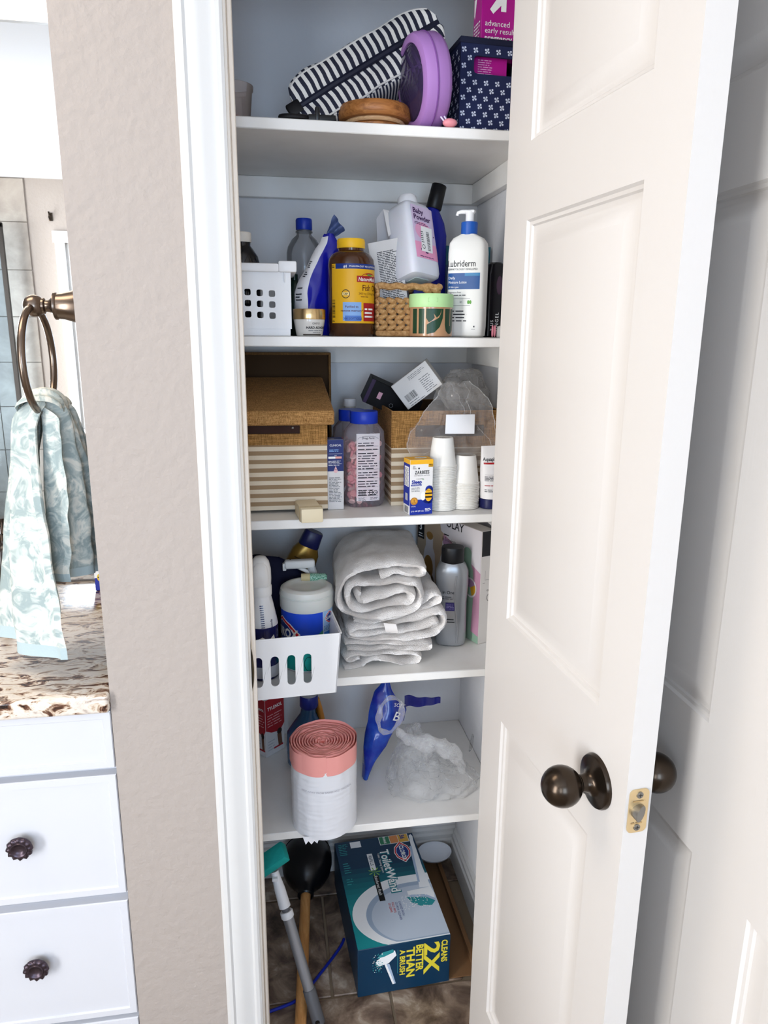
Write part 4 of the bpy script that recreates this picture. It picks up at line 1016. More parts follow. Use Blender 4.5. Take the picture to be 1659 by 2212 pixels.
G().rbox(-.0205, .0205, 0, .080, 0, .0265, .0022, 2).build('block', mat('cream_paint', '#e6d8b8', .5), so)
for yy in (.014, .020): G().box(-.0212, .0212, yy, yy+.0022, -.0002, .0270).build('groove', mat('cream_shade', '#b7a37e', .6), so, 0)
# CLINICAL carton
ca = thing('serum_carton', 'narrow navy and white clinical carton between the burlap box and the tablet bottle', 'box', (.1165, .284, Z3), math.radians(3))
cn = mat('carton_deep_navy', '#1b2a6b', .4); cw_ = mat('carton_white', '#d9d6d6', .5)
G().rbox(0, .0325, 0, .034, 0, .1405, .0006, 1).build('carton', cw_, ca)
p_ = Print(front(0)); p_.rect(.0003, .078, .0322, .1402, cn, 0); p_.text('CLINICAL', .0165, .1275, .0058, WHITE, 1, align='C', wide=.92)
p_.small(.004, .028, .1170, .1225, 2, lblue, 1, 2); p_.rect(.003, .1125, .0295, .1128, WHITE, 1); p_.text('AHA', .0165, .1085, .0022, WHITE, 1, align='C'); p_.rect(.002, .1030, .016, .1072, WHITE, 1); p_.rect(.016, .1030, .0285, .1072, mat('peach', '#eaa79c', .5), 1)
p_.small(.002, .029, .0895, .1005, 4, WHITE, 1, 6, .3); p_.ell(.0165, .0785, .0040, .0040, mat('drop_pink', '#e3b5ba', .4), 1); p_.poly([(.0130, .080), (.0200, .080), (.0165, .0885)], mat('drop_pink', '#e3b5ba', .4), 1)
p_.small(.003, .029, .016, .067, 17, GREY, 1, 8, .42, .35); p_.build('lettering', ca)
p_ = Print(top(.1405)); p_.rect(.0003, .0003, .0322, .0337, cn, 0); p_.ell(.010, .010, .006, .004, card_g, 1); p_.build('top_print', ca)
# chewable tablet bottles
def tablet_bottle(label, loc, rz, sc=1.0):
    t = thing('tablet_bottle', label, 'bottle', loc, rz, 'clear tablet bottles with blue caps'); t.scale = (sc, sc, sc)
    rg = [(0, .034, .026, 3.2), (.004, .0385, .030, 3.2), (.012, .0405, .0315, 3.2)]
    for k in range(12):
        z = .022+.0105*k; rg.append((z, .0415+.0011*(-1)**k, .0325, 3.0))
    rg += [(.152, .040, .031, 2.8), (.160, .034, .028, 2.4), (.166, .029, .026, 2.1), (.170, .0265, .0255, 2)]
    G().loft([(z, a, b, e, 0, 0) for z, a, b, e in rg], 48).build('body', clear('tablet_plastic', '#f4f2f5', .20, .15, .12, '#dcd8e0'), t)
    G().lathe([(.0275, .168), (.0283, .1695), (.0283, .190), (.0268, .192)], 44).build('cap', mat('cap_bright_blue', '#1a39b4', .35), t)
    g = G(); rn = random.Random(11)
    for k in range(150):
        z = .008+.118*rn.random()**1.1; a = 2*PI*rn.random(); q = .55+.4*rn.random(); c = Vector((.034*q*math.cos(a), .0245*q*math.sin(a), z))
        s0 = len(g.v); g.lathe([(.0065, -.0022), (.0075, 0), (.0065, .0022)], 8, rn.randrange(3)); g.xf(Matrix.Translation(c) @ Matrix.Rotation(rn.random()*3, 4, 'X') @ Matrix.Rotation(rn.random()*3, 4, 'Y'), s0)
    tb = g.build('tablets', [mat('tablet_pink', '#f0a09a', .7), mat('tablet_rose', '#e38a8c', .7), mat('tablet_pale', '#f6c8bc', .7)], t); tb['kind'] = 'stuff'
    return t
tb1 = tablet_bottle('clear bottle of pink chewable tablets with a printed facts label', (.1945, .326, Z3), math.radians(4))
tablet_bottle('blue capped tablet bottle almost hidden behind the labelled tablet bottle', (.180, .415, Z3), 0, .97)
p_ = Print(superfn(.0432, .0328, 3.0)); film = clear('label_film', '#ffffff', .15, .2, .72, '#e4e4e8')
p_.rect(-.0215, .014, .026, .150, film, 0)
p_.ring(.002, .139, .021, .0065, .0006, BLACK, 1, 16, 0, PI); p_.text('Drug Facts', .002, .1395, .0058, BLACK, 1, align='C', shear=.2, bold=.01)
zz = .136
for k, n in enumerate((2, 1, 7, 3, 3, 3)):
    p_.small(-.0185, .023, zz-.0052*n, zz-.0006, n, dk, 1, 20+k, .36); zz -= .0052*n+.0008; p_.rect(-.0195, zz, .0235, zz+.0005, BLACK, 1); zz -= .0016
p_.bars(-.017, .0255, -.0030, .0375, BLACK, 1, 7); p_.ring(.008, .031, .0045, .0045, .0012, BLACK, 1); p_.ring(.0175, .031, .0045, .0045, .0012, BLACK, 1)
p_.small(-.018, .0, .015, .0225, 4, GREY, 1, 5); p_.small(.006, .022, .017, .0225, 2, GREY, 1, 9)
p_.build('label', tb1)
wc = thing('white_capped_bottle', 'small bottle with a white cap at the back behind the tablet bottle', 'bottle', (.187, .505, Z3))
G().lathe([(.017, 0), (.018, .003), (.018, .165), (.013, .178), (.0125, .186)], 28).build('body', mat('milky_bottle', '#c9c4bd', .4), wc)
G().lathe([(.0145, .184), (.0145, .199), (.0135, .2005)], 28).build('cap', mat('cap_white', '#ecebee', .4), wc)

# open burlap box with its contents
b2 = burlap_box('storage_box', 'open burlap storage box with beige stripes holding cartons and plastic bags', (.2475, .303, Z3), 0, .2265, .255, .193, .0740, (.0485, .190, .1415, .1640), (.060, .178))
blk = thing('black_carton', 'black carton with a pink square tipped in the open burlap box', 'box', (.272, .452, Z3+.205))
blk.rotation_euler = (math.radians(8), math.radians(24), math.radians(0))
G().rbox(-.060, .060, -.03, .03, -.027, .027, .0008, 1).build('carton', mat('carton_black', '#07050a', .5, spec=.2), blk)
p_ = Print(front(-.03)); p_.rect(-.036, -.008, -.027, .007, mat('pink_square', '#d6a3b4', .5), 0); p_.rect(-.0600, -.0265, -.052, .0265, mat('carton_violet', '#2f1540', .4), 0); p_.ring(.0, -.010, .005, .005, .0012, GREY, 0, 6); p_.rect(.012, -.0265, .040, -.018, mat('carton_red', '#b3232b', .4), 0); p_.build('print', blk)
wbx = thing('barcode_carton', 'white carton with a barcode balanced on a corner in the open burlap box', 'box', (.309, .362, Z3+.2395))
wbx.rotation_euler = (Matrix.Rotation(math.radians(-37), 4, 'Y') @ Matrix.Rotation(math.radians(-8), 4, 'X') @ Matrix.Rotation(math.radians(-14), 4, 'Z')).to_euler()
G().rbox(-.044, .044, -.004, .056, -.030, .030, .0008, 1).build('carton', mat('carton_white2', '#dcdad8', .5), wbx)
p_ = Print(front(-.004)); p_.bars(-.034, -.018, -.009, -.003, BLACK, 0, 12); p_.small(-.034, -.009, -.0225, -.0195, 1, GREY, 0); p_.small(-.034, .004, -.0275, -.0245, 1, GREY, 0, 3)
p_.small(.010, .036, -.024, .010, 8, GREY, 0, 14, .3); p_.small(-.006, .034, .017, .0265, 3, GREY, 0, 15, .3); p_.build('print', wbx)
p_ = Print(flat((0, -.004, -.030), (1, 0, 0), (0, 1, 0), (0, 0, -1))); p_.small(-.036, .036, .010, .050, 7, GREY, 0, 16, .25); p_.build('print', wbx)

# clear plastic bags in and over the front of the open box
film_a = clear('clear_film', '#f8f5f2', .16, .16, .07, '#ffffff', bump=(80, 1.0))
pbag = thing('clear_bag', 'crumpled clear plastic bag with a white sticker hanging over the open burlap box', 'plastic bag', (.378, .290, Z3))
def bag_sheet(off):
    def fn(u, v):
        z = .250-.165*v; w = .030+.062*math.sin(min(1, v*1.25)*PI*.5)-.012*max(0, v-.7); x = (u-.5)*2*w+.008*math.sin(v*7)-.004
        y = -.003+off-.006*math.sin(u*PI)+.010*(v < .36)*(.36-v)*6
        y += -.034*0
        if z < .135: y -= .0*v
        n1 = noise.noise_vector(Vector((x*55, z*55, off*90+3)))
        n2 = noise.noise_vector(Vector((x*150, z*150, off*90+9))); return (x+n1.x*.006+n2.x*.002, y+n1.y*.008+n2.y*.004, z+n1.z*.006+n2.z*.002)
    return fn
g = G().sheet(bag_sheet(-.010), 40, 44); g.sheet(bag_sheet(-.002), 40, 44); g.build('film', film_a, pbag, 25)
for uu in (0.0, 1.0): G().tube([bag_sheet(-.010)(uu, i/40) for i in range(41)], .0008, 6).build('film_glint', clear('film_glint', '#ffffff', .22, .2, .10, '#ffffff'), pbag)  # pale threads standing in for the bright glint along the film edges
G().tube([bag_sheet(-.012)(.30+.25*math.sin(i*.11), i/40) for i in range(41)], .0005, 6).build('crease_glint', clear('film_glint', '#ffffff', .22, .2, .10, '#ffffff'), pbag)  # milky thread added as the highlight of a crease, likewise the next
G().tube([bag_sheet(-.012)(.78-.15*math.sin(i*.15), i/40) for i in range(41)], .0005, 6).build('crease_glint', clear('film_glint', '#ffffff', .22, .2, .10, '#ffffff'), pbag)
g = G().rbox(-.030, .029, -.0262, -.0252, .151, .190, .0004, 1); g.crumple(.0018, 60, 4); g.build('sticker', mat('sticker_white', '#e8e8ea', .35), pbag)
p2 = thing('clear_bag', 'bunched clear plastic bag heaped at the right end of the open burlap box', 'plastic bag', (.412, .375, Z3+.200))
g = G(); g.ball((0, 0, .020), .050, .045, .047, n=40); g.crumple(.016, 38, 8); g.crumple(.006, 110, 3); g.build('film', film_a, p2, 20)
lidd = thing('round_clear_lid', 'round clear dome lid under the heaped plastic bag', 'lid', (.395, .372, Z3+.222))
G().lathe([(.001, .011), (.011, .010), (.017, .005), (.019, 0), (.0205, 0), (.0205, -.002)], 32, cap=False).xf(Matrix.Rotation(1.0, 4, 'X')).build('dome', clear('lid_plastic', '#d9dee6', .45, .05, .06), lidd)

# sleep syrup carton
zb = thing('syrup_carton', 'white, blue and yellow sleep syrup carton with a bee on the shelf edge', 'box', (.2695, .2195, Z3), math.radians(9))
zw = mat('carton_white', '#d9d6d6', .5); zblue = mat('zarb_blue', '#1a2f94', .4); zyel = mat('zarb_yellow', '#f0b429', .45)
G().rbox(0, .0475, 0, .0345, 0, .1085, .0006, 1).build('carton', mat('zarb_white', '#e6e4e2', .5), zb)
p_ = Print(front(0)); p_.rect(.0002, .0995, .0473, .1083, zyel, 0); p_.rect(.0375, .0935, .0473, .0996, zyel, 0); p_.text('NEW', .0425, .0970, .0034, BLACK, 2, align='C', bold=.03); p_.text('LOOK', .0425, .0941, .0030, BLACK, 2, align='C', bold=.03)
p_.text('2+', .0060, .0935, .0044, dk, 1, bold=.01); p_.text('YEARS', .0050, .0905, .0028, dk, 1); p_.ell(.0180, .0915, .0018, .0018, dk, 1, 6); p_.text('ZARBEES', .0245, .0805, .0094, BLACK, 1, align='C', bold=.02, wide=.72, spacing=1.15); p_.text('INSPIRED BY NATURE', .0245, .0765, .0028, dk, 1, align='C', spacing=1.2)
p_.text("CHILDREN'S", .0200, .0700, .0026, dk, 1, align='C'); p_.text('Sleep', .0035, .0620, .0098, zblue, 1, bold=.035); p_.rect(.0025, .0573, .0240, .0604, zblue, 1); p_.text('WITH MELATONIN', .0132, .0578, .0021, WHITE, 2, align='C'); p_.ring(.0268, .0700, .0016, .0016, .0005, gr_, 1)
p_.small(.0030, .022, .0465, .0555, 4, GREY, 1, 3, .35)
p_.rect(.0002, .0002, .0473, .0300, zblue, 0); p_.ell(.0380, .0300, .0105, .009, zblue, 0); p_.ell(.0400, .0490, .0080, .0080, zblue, 0); p_.ell(.0440, .0395, .0040, .0170, zblue, 0)
p_.ell(.0275, .0365, .0050, .0085, WHITE, 1); p_.ell(.0390, .0385, .0078, .0128, zyel, 1.4); p_.rect(.0316, .0402, .0464, .0428, BLACK, 2); p_.rect(.0316, .0328, .0464, .0360, BLACK, 2); p_.ring(.0390, .0485, .0045, .0024, .0006, BLACK, 2)
p_.ell(.0090, .0275, .0076, .0076, mat('gold_seal', '#d79a3c', .4), 2); p_.ring(.0090, .0275, .0068, .0068, .0006, rdk, 3); p_.text('1', .0090, .0265, .0060, rdk, 3, align='C', bold=.03); p_.text('BRAND', .0090, .0235, .0024, rdk, 3, align='C')
p_.text('NATURAL', .0030, .0160, .0022, WHITE, 1); p_.text('2 FL OZ (59 mL)', .0030, .0060, .0038, WHITE, 1, bold=.01); p_.small(.032, .0450, .0060, .0130, 3, WHITE, 1, 2); p_.build('lettering', zb)
p_ = Print(left(0, .0345)); p_.rect(.0002, .018, .0343, .0995, zblue, 0); p_.rect(.0002, .0995, .0343, .1083, zyel, 0); p_.rect(.006, .055, .030, .094, WHITE, 1); p_.small(.007, .029, .057, .092, 14, GREY, 2, 8); p_.rect(.011, .027, .024, .041, card_g, 1); p_.bars(.007, .0025, .028, .0155, BLACK, 1, 9); p_.build('lettering', zb)
p_ = Print(top(.1085)); p_.rect(.0002, .0002, .0473, .0343, zyel, 0); p_.ell(.028, .018, .013, .007, WHITE, 1); p_.text('ZARBEES', .028, .0165, .0040, BLACK, 2, align='C'); p_.build('lettering', zb)

# nested paper cups, upside down: every cup is its own thing
cup_m = mat('paper_cup_white', '#e8e4dc', .55, vary=(20, '#f2f0ec', .5))
cm = None
def cup_mesh():
    g = G(); g.lathe([(.0278, 0.0), (.0292, .0006), (.0296, .0018), (.0288, .0030), (.0274, .0034), (.0205, .0560), (.0200, .0575), (.0188, .0570), (.0186, .0545), (.001, .0545)], 36, cap=False)
    g.lathe([(.0272, .0004), (.0200, .053)], 36, cap=False)
    return g
ORD = 'top second third fourth fifth sixth seventh eighth ninth tenth eleventh twelfth thirteenth fourteenth fifteenth sixteenth seventeenth eighteenth nineteenth twentieth twenty-first twenty-second twenty-third twenty-fourth twenty-fifth twenty-sixth twenty-seventh twenty-eighth'.split()
def cup_stack(x, y, n, pitch, which, grp):
    global cm
    for k in range(n):
        lab = ('topmost white paper cup of the %s upside-down stack' if k == n-1 else ORD[n-1-k]+' white paper cup from the top of the %s upside-down stack') % which
        if cm is None:
            o = cup_mesh().build('paper_cup', cup_m, None, 50); cm = o.data
        else: o = link('paper_cup', cm)
        o.location = (x+.0006*math.sin(k*1.7), y, Z3+pitch*k); o.rotation_euler = (0, 0, k*.3)
        tag(o, lab, 'cup', grp)
cup_stack(.3448, .270, 27, .00335, 'taller', 'paper cups of the taller stack')
cup_stack(.3945, .276, 16, .00335, 'shorter', 'paper cups of the shorter stack')
# ointment tube
aq = thing('ointment_tube', 'white ointment tube standing on its navy cap at the right end of the shelf', 'tube', (.4455, .268, Z3), math.radians(6))
G().lathe([(.0205, 0), (.0215, .001), (.0215, .0185), (.020, .020)], 40).build('cap', mat('cap_deep_navy', '#171a4a', .35), aq)
G().loft([(.020, .0205, .0205, 2, 0, 0), (.03, .0215, .0205, 2, 0, 0), (.08, .0225, .014, 2.2, 0, 0), (.118, .0228, .003, 2.6, 0, 0), (.126, .0228, .0012, 3, 0, 0)], 40).build('tube', mat('tube_white', '#e2dfde', .4), aq)
p_ = Print(superfn(.0222, lambda v: .0208 if v < .03 else (.0208-.0064*(v-.03)/.05 if v < .08 else .0144-.0109*(v-.08)/.038), 2.1)); p_.text('Aquaphor', -.0205, .0965, .0105, dk, 1, bold=.015, wide=.78); p_.rect(-.019, .0900, .012, .0935, red, 1)
p_.ring(.006, .0795, .0058, .0058, .0008, dk, 1); p_.text('A', .006, .0772, .006, dk, 1, align='C'); p_.rect(-.017, .0690, .014, .0694, dk, 1); p_.small(-.0175, .006, .0570, .0675, 4, dk, 1, 5); p_.small(-.0175, .012, .0470, .0500, 1, red, 1); p_.small(-.0175, .008, .0350, .0420, 2, GREY, 1, 7); p_.build('lettering', aq)

# ================================================================== fourth shelf
Z4 = SZ[3]+.0006
sbk = thing('slotted_basket', 'white plastic basket with upright slots jutting over the shelf edge', 'basket', (0, .1445, Z4), math.radians(4))
g = G(); xs = [-.118, -.0745, -.0435, -.0130, .0180, .0485, .0790, .1285]; zs = [0, .016, .098, .122]; H = {}
for i in range(1, 6): H[(i, 1)] = round_rect((xs[i]+xs[i+1])/2, .057, .0155, .062, .0074, 5)
perf_panel(g, xs, zs, 0, .0026, H)
for q in g.v: q.x += .009*(q.z/.122-1)*(1 if q.x > .1 else 0); q.y += .004*(1-q.z/.122)
SD = .250
def wall4(a, b, t):
    g.add([(a[0], a[1], 0), (b[0], b[1], 0), (b[2], b[3], .122), (a[2], a[3], .122)]+[(a[0]+t[0], a[1]+t[1], 0), (b[0]+t[0], b[1]+t[1], 0), (b[2]+t[0], b[3]+t[1], .122), (a[2]+t[0], a[3]+t[1], .122)], [(0, 1, 2, 3), (7, 6, 5, 4), (3, 2, 6, 7), (0, 4, 5, 1), (1, 5, 6, 2), (0, 3, 7, 4)])
wall4((.1195, .004, .1285, 0), (.1195, SD-.004, .1285, SD), (-.0026, 0)); wall4((-.118, .004, -.118, 0), (-.118, SD-.004, -.118, SD), (.0026, 0)); wall4((-.118, SD-.004, -.118, SD), (.1195, SD-.004, .1285, SD), (0, -.0026))
g.box(-.118, .1195, .004, SD-.004, 0, .0026)
g.build('body', bw, sbk, 30)
g = G(); pts = [(-.118, .001), (.1255, .001), (.1290, .005), (.1290, SD-.004), (.1255, SD), (-.118, SD)]
g.tube([(x, y, .1225) for x, y in pts], .0022, 8, closed=True); g.build('rim', bw, sbk)
# wipes canister
wc_ = thing('wipes_canister', 'blue disinfecting wipes canister with a milky lid in the slotted basket', 'canister', (.0715, .292, Z4+.0035))
CR = .0535
G().lathe([(.050, 0), (CR-.001, .003), (CR-.001, .140)], 56).build('body', mat('canister_white', '#dfe3e6', .35), wc_)
lidm = mat('milky_lid', '#d6d6d0', .3, sss=.15)
G().lathe([(CR+.0005, .128), (CR+.0012, .1295), (CR+.0012, .160), (CR-.001, .168), (CR-.007, .172), (.040, .1725), (.036, .170), (.030, .1675), (.016, .1675), (.001, .1672)], 56).build('lid', lidm, wc_)
for zz in (.1545, .1570): G().tube([((CR+.0013)*math.cos(a), (CR+.0013)*math.sin(a), zz) for a in [2*PI*i/56 for i in range(56)]], .0006, 5, closed=True).build('lid_ridge', lidm, wc_)
p_ = Print(cyl(CR-.001)); wblue = mat('wipes_blue', '#2149c8', .35); wlb = mat('wipes_light_blue', '#9fc3e8', .4); wteal = mat('wipes_teal', '#17a294', .4); wred = mat('wipes_red', '#cf2332', .4); wnv = mat('wipes_navy', '#16307c', .4); wsky = mat('wipes_sky', '#2f7ede', .4)
p_.rect(-.098, .004, .031, .128, wblue, 0); p_.rect(.0325, .004, .090, .128, wlb, 0)
p_.rect(-.098, .004, .031, .050, wteal, .5); p_.poly([(-.020, .056), (.031, .089), (.031, .050), (-.020, .050)], mat('wipes_green', '#35806c', .4), 1); p_.poly([(-.098, .050), (-.098, .068), (-.05, .060), (-.010, .056), (-.010, .050)], wsky, 1)
def diamond(p, u, v, a, b, txt, size, lay=2):
    for sc, m_ in ((1.12, WHITE), (1.04, wred), (.86, WHITE), (.82, wnv)):
        p.poly([(u-a*sc, v), (u-a*sc*.55, v+b*sc*.62), (u, v+b*sc), (u+a*sc*.55, v+b*sc*.62), (u+a*sc, v), (u+a*sc*.55, v-b*sc*.62), (u, v-b*sc), (u-a*sc*.55, v-b*sc*.62)], m_, lay); lay += 1.3
    p.text(txt, u, v-size*.36, size, WHITE, lay+.6, align='C', bold=.04, wide=.78)
p_.step = .002; diamond(p_, -.064, .0830, .043, .0285, 'CLOROX', .0265, 2)
diamond(p_, .0500, .112, .0140, .0120, 'CLOROX', .0082, 2); p_.small(.034, .068, .086, .097, 4, wnv, 1, 4, .3); p_.rect(.034, .071, .070, .0825, wsky, 1); p_.small(.034, .060, .056, .070, 4, wnv, 1, 6); p_.rect(.034, .030, .075, .055, wteal, 1)
p_.ring(.000, .020, .010, .016, .0012, BLACK, 2)
p_.build('label', wc_)
# air freshener spray at the left
sp = thing('fabric_spray', 'white topped fabric freshener spray against the door frame in the slotted basket', 'spray bottle', (-.0195, .246, Z4+.0035))
sw_ = mat('spray_white', '#e5e2de', .35)
G().lathe([(.029, 0), (.031, .003), (.031, .112), (.0285, .126), (.022, .158), (.0195, .168), (.0195, .174)], 44, fm=lambda i: 1 if i < 2 else 0).build('body', [mat('spray_label_white', '#e1dedc', .35), mat('spray_navy', '#16194e', .25, coat=.3)], sp)
G().lathe([(.0205, .172), (.0208, .174), (.0208, .190), (.0200, .192)], 40).build('collar', sw_, sp)
g = G().loft([(.190, .0195, .0195, 2.2, 0, 0), (.206, .0205, .021, 2.4, 0, -.001), (.226, .0200, .021, 2.5, 0, -.002), (.240, .0170, .018, 2.5, 0, 0), (.248, .0110, .012, 2.2, 0, .002), (.250, .004, .005, 2, 0, .003)], 40); g.build('trigger_head', sw_, sp)
g = G().loft([(.195, .0140, .004, 2.2, 0, -.0205), (.212, .0160, .005, 2.4, 0, -.0215), (.234, .0130, .005, 2.4, 0, -.0185), (.242, .0070, .003, 2.2, 0, -.014)], 32); g.build('trigger', mat('spray_trigger', '#dcd8d3', .4), sp)
rs = lambda v: .0312 if v < .112 else (.0312-.0025*(v-.112)/.014 if v < .126 else .0287-.0065*(v-.126)/.032)
p_ = Print(cyl(rs, 0)); snv = mat('spray_navy', '#16194e', .25, coat=.3)
for k in range(26):
    zz = .155-.0042*k; p_.rect(-.004+.00025*k, zz, .0030+.00025*k, zz+.0019, snv if k < 18 else WHITE, 0)
p_.text('sport', .0180, .128, .0075, snv, 1, rot=-PI/2, bold=.01); p_.poly([(-.012, .088), (.0, .094), (.012, .086), (.024, .096), (.027, .085), (.02, .07), (.024, .050), (.010, .075), (-.002, .080)], WHITE, 0); p_.build('print', sp); p_ = Print(cyl(rs, 0)); p_.rect(-.030, .006, .040, .030, card_g, 0); p_.build('lower_label', sp)
nvp = thing('navy_pouch', 'dark navy fabric pouch slumped behind the freshener spray in the basket', 'pouch', (.012, .374, Z4+.0035))
g = G(); g.loft([(.004, .055, .012, 3, 0, 0), (.03, .064, .014, 3, 0, 0), (.10, .066, .015, 2.8, 0, 0), (.160, .064, .014, 2.6, 0, 0), (.188, .052, .011, 2.3, -.012, 0), (.205, .034, .007, 2.1, -.028, 0), (.212, .014, .004, 2, -.04, 0)], 44); g.crumple(.006, 26, 5); g.build('body', mat('navy_satin', '#0b0d28', .7, spec=.2), nvp, 60)
G().tube([(.018, -.016, .195), (.030, -.018, .203), (.040, -.016, .198)], .0045, 8).build('drawcord', mat('black_strap', '#0e0e12', .45), nvp)
gb = thing('gold_bottle', 'gold bottle with a dark navy cap leaning at the back of the slotted basket', 'bottle', (-.004, .440, Z4+.0150)); gb.scale = (1.1, 1.1, 1.1)
gb.rotation_euler = (0, math.radians(24), 0)
G().loft([(0, .026, .017, 3, 0, 0), (.004, .030, .020, 3, 0, 0), (.150, .031, .021, 3, 0, 0), (.185, .028, .019, 2.6, 0, 0), (.200, .020, .016, 2.2, 0, 0)], 40).build('body', mat('gold_plastic', '#8a6a2c', .28, .55), gb)
G().loft([(.198, .0205, .0165, 2.6, 0, 0), (.200, .0215, .0175, 2.6, 0, 0), (.229, .0190, .0160, 2.6, 0, 0), (.231, .0175, .015, 2.6, 0, 0)], 40).build('cap', mat('cap_deep_navy', '#171a4a', .35), gb)
p_ = Print(superfn(.031, .021, 3)); p_.small(-.020, .018, .150, .178, 4, mat('gold_dark', '#4d3812', .5), 0, 3, .3); p_.build('print', gb)
tg = thing('white_trigger_spray', 'white trigger sprayer lying across the bottles at the back of the basket', 'spray bottle', (.0870, .352, Z4+.0040))
tw = mat('trigger_white', '#dededc', .4)
g = G().rbox(-.058, .006, -.010, .010, .188, .206, .005, 3); g.rbox(-.062, -.054, -.006, .006, .184, .200, .002); g.build('spray_head', tw, tg)
g = G().tube([(-.030, 0, .190), (-.008, 0, .178), (.006, 0, .158), (.010, 0, .150)], [.004, .0045, .005, .004], 10); g.build('trigger', tw, tg)
G().loft([(.0, .018, .016, 3, .012, .008), (.003, .020, .018, 3, .012, .008), (.110, .020, .018, 3, .012, .008), (.140, .013, .012, 2, .010, .006), (.165, .010, .010, 2, .006, .002), (.190, .009, .009, 2, -.002, 0)], 32).build('body', mat('clear_grey', '#b9bbbd', .25), tg)
gt = thing('green_tube', 'short tube with a glittery green cap lying behind the wipes canister', 'tube', (.094, .326, Z4+.196), math.radians(-6))
gt.location.z = Z4+.1775; gt.location.y = .338
G().tube([(-.030, -.010, 0), (-.010, -.010, 0)], .0082, 24).build('tube', mat('tube_sand', '#c9b98d', .5), gt)
G().tube([(-.012, -.010, 0), (-.011, -.010, 0), (.020, -.010, -.001), (.024, -.010, -.001)], [.0075, .0090, .0090, .006], 24).build('cap', mat('green_glitter', '#2f7a5c', .35, vary=(400, '#bfe0cf', .9)), gt)

# folded white towels: the cloth is one thick strip folded over itself
towel_m = mat('terry_white', '#efe9e4', .95, bump=(420, 1.0, .0030), sheen=.2, vary=(60, '#faf7f4', .6))
def c7(x, y): return (.111+(x-75)*.000216, .977-(y-560)*.000229-(x-75)*.0000107)
def folded_towel(name, label, pts, th, y0, y1, seed, back=(0, 0), zmin=None):
    P = catmull([Vector((*c7(*q), 0)) for q in pts], 6); n = len(P); L = []; Rr = []
    for i in range(n):
        t = (P[min(i+1, n-1)]-P[max(i-1, 0)]).normalized(); nn = Vector((-t.y, t.x, 0)); k = th/2*(.75 if i in (0, n-1) else 1)
        L.append(P[i]+nn*k); Rr.append(P[i]-nn*k)
    ring = L+Rr[::-1]; m = len(ring); NY = 26; g = G()
    for j in range(NY+1):
        t = j/NY; y = y0+(y1-y0)*t; e = .004*(1-min(1, t*8))**2+.004*(1-min(1, (1-t)*8))**2
        for i, q in enumerate(ring):
            c = P[i] if i < n else P[m-1-i]
            v = c+(q-c)*(1-e/(th/2))
            w = noise.noise_vector(Vector((v.x*34, y*20, v.y*34+seed)))*.0042+noise.noise_vector(Vector((v.x*260, y*260, v.y*260+seed)))*.0013
            x_, z_ = v.x+w.x+back[0]*t, v.y+w.z+back[1]*t
            if zmin is not None: z_ = max(z_, zmin)
            yy = y+w.y*1.2+(.006*math.sin(i*.21+seed) if t < .5 else 0)*(1-2*t if t < .5 else 0)
            g.v.append(Vector((x_, yy, z_)))
    for j in range(NY):
        for i in range(m): g.f.append((j*m+i, j*m+(i+1) % m, (j+1)*m+(i+1) % m, (j+1)*m+i)); g.m.append(0)
    for j in (0, NY):
        for i in range(n-1): g.f.append((j*m+i, j*m+i+1, j*m+m-2-i, j*m+m-1-i)); g.m.append(0)
    o = g.build(name, towel_m, None, 70); tag(o, label, 'towel', 'folded white towels'); return o
zf = Z4
folded_towel('folded_towel', 'large rolled white bath towel on top of the towel pile',
    [(560, 545), (720, 520), (880, 528), (965, 535), (985, 488), (930, 452), (780, 446), (560, 452), (380, 480), (250, 560), (182, 690), (190, 820), (270, 905), (440, 938), (650, 912), (850, 872), (950, 820), (972, 700), (920, 615), (800, 600), (620, 612), (450, 625), (330, 620), (268, 665), (262, 760), (310, 835), (420, 865), (580, 840), (760, 800), (860, 790), (880, 720), (800, 690), (650, 712), (500, 740), (400, 780), (360, 740), (380, 690)], .0150, .248, .50, 1.0, (.018, .003))
folded_towel('folded_towel', 'white towel whose rolled corner sticks out right below the top towel',
    [(330, 985), (560, 985), (800, 940), (980, 880), (1090, 850), (1160, 805), (1160, 752), (1100, 742), (1030, 790), (960, 840)], .0125, .262, .47, 2.0)
folded_towel('folded_towel', 'white towel with a sewn tag in the middle of the pile',
    [(262, 1128), (500, 1142), (800, 1142), (1050, 1126), (1170, 1080), (1218, 985), (1185, 905), (1090, 905), (900, 968), (650, 1032), (420, 1040), (290, 1068), (330, 1098), (520, 1095), (760, 1092), (940, 1065), (1060, 1010), (1120, 985), (1135, 1025), (1075, 1052)], .0125, .252, .47, 3.0)
folded_towel('folded_towel', 'flat white towel second from the bottom of the pile',
    [(235, 1188), (500, 1192), (800, 1195), (1000, 1196), (1070, 1212), (1060, 1242), (960, 1250), (700, 1246), (430, 1246), (260, 1250)], .0110, .252, .47, 4.0)
folded_towel('folded_towel', 'bottom white towel of the pile with an arched front fold',
    [(225, 1432), (330, 1438), (405, 1418), (455, 1365), (530, 1338), (640, 1362), (780, 1398), (900, 1405), (962, 1380), (968, 1325), (910, 1296), (780, 1300), (640, 1302), (450, 1306), (300, 1304), (245, 1330), (300, 1366), (390, 1345)], .0110, .252, .47, 5.0, zmin=zf)
tgc = G().sheet(lambda u, v: (*[c7(600+u*120+v*20, 985+v*85)[0]], .243-.004*math.sin(v*3), c7(600+u*120+v*20, 975+v*85+u*12)[1]), 6, 5)
tgc.sheet(lambda u, v: (*[c7(600+u*120+v*20, 985+v*85)[0]], .2438-.004*math.sin(v*3), c7(600+u*120+v*20, 975+v*85+u*12)[1]), 6, 5)
to_ = tgc.build('tag', mat('satin_tag', '#efeae6', .5), bpy.data.objects['folded_towel.002'], 40)

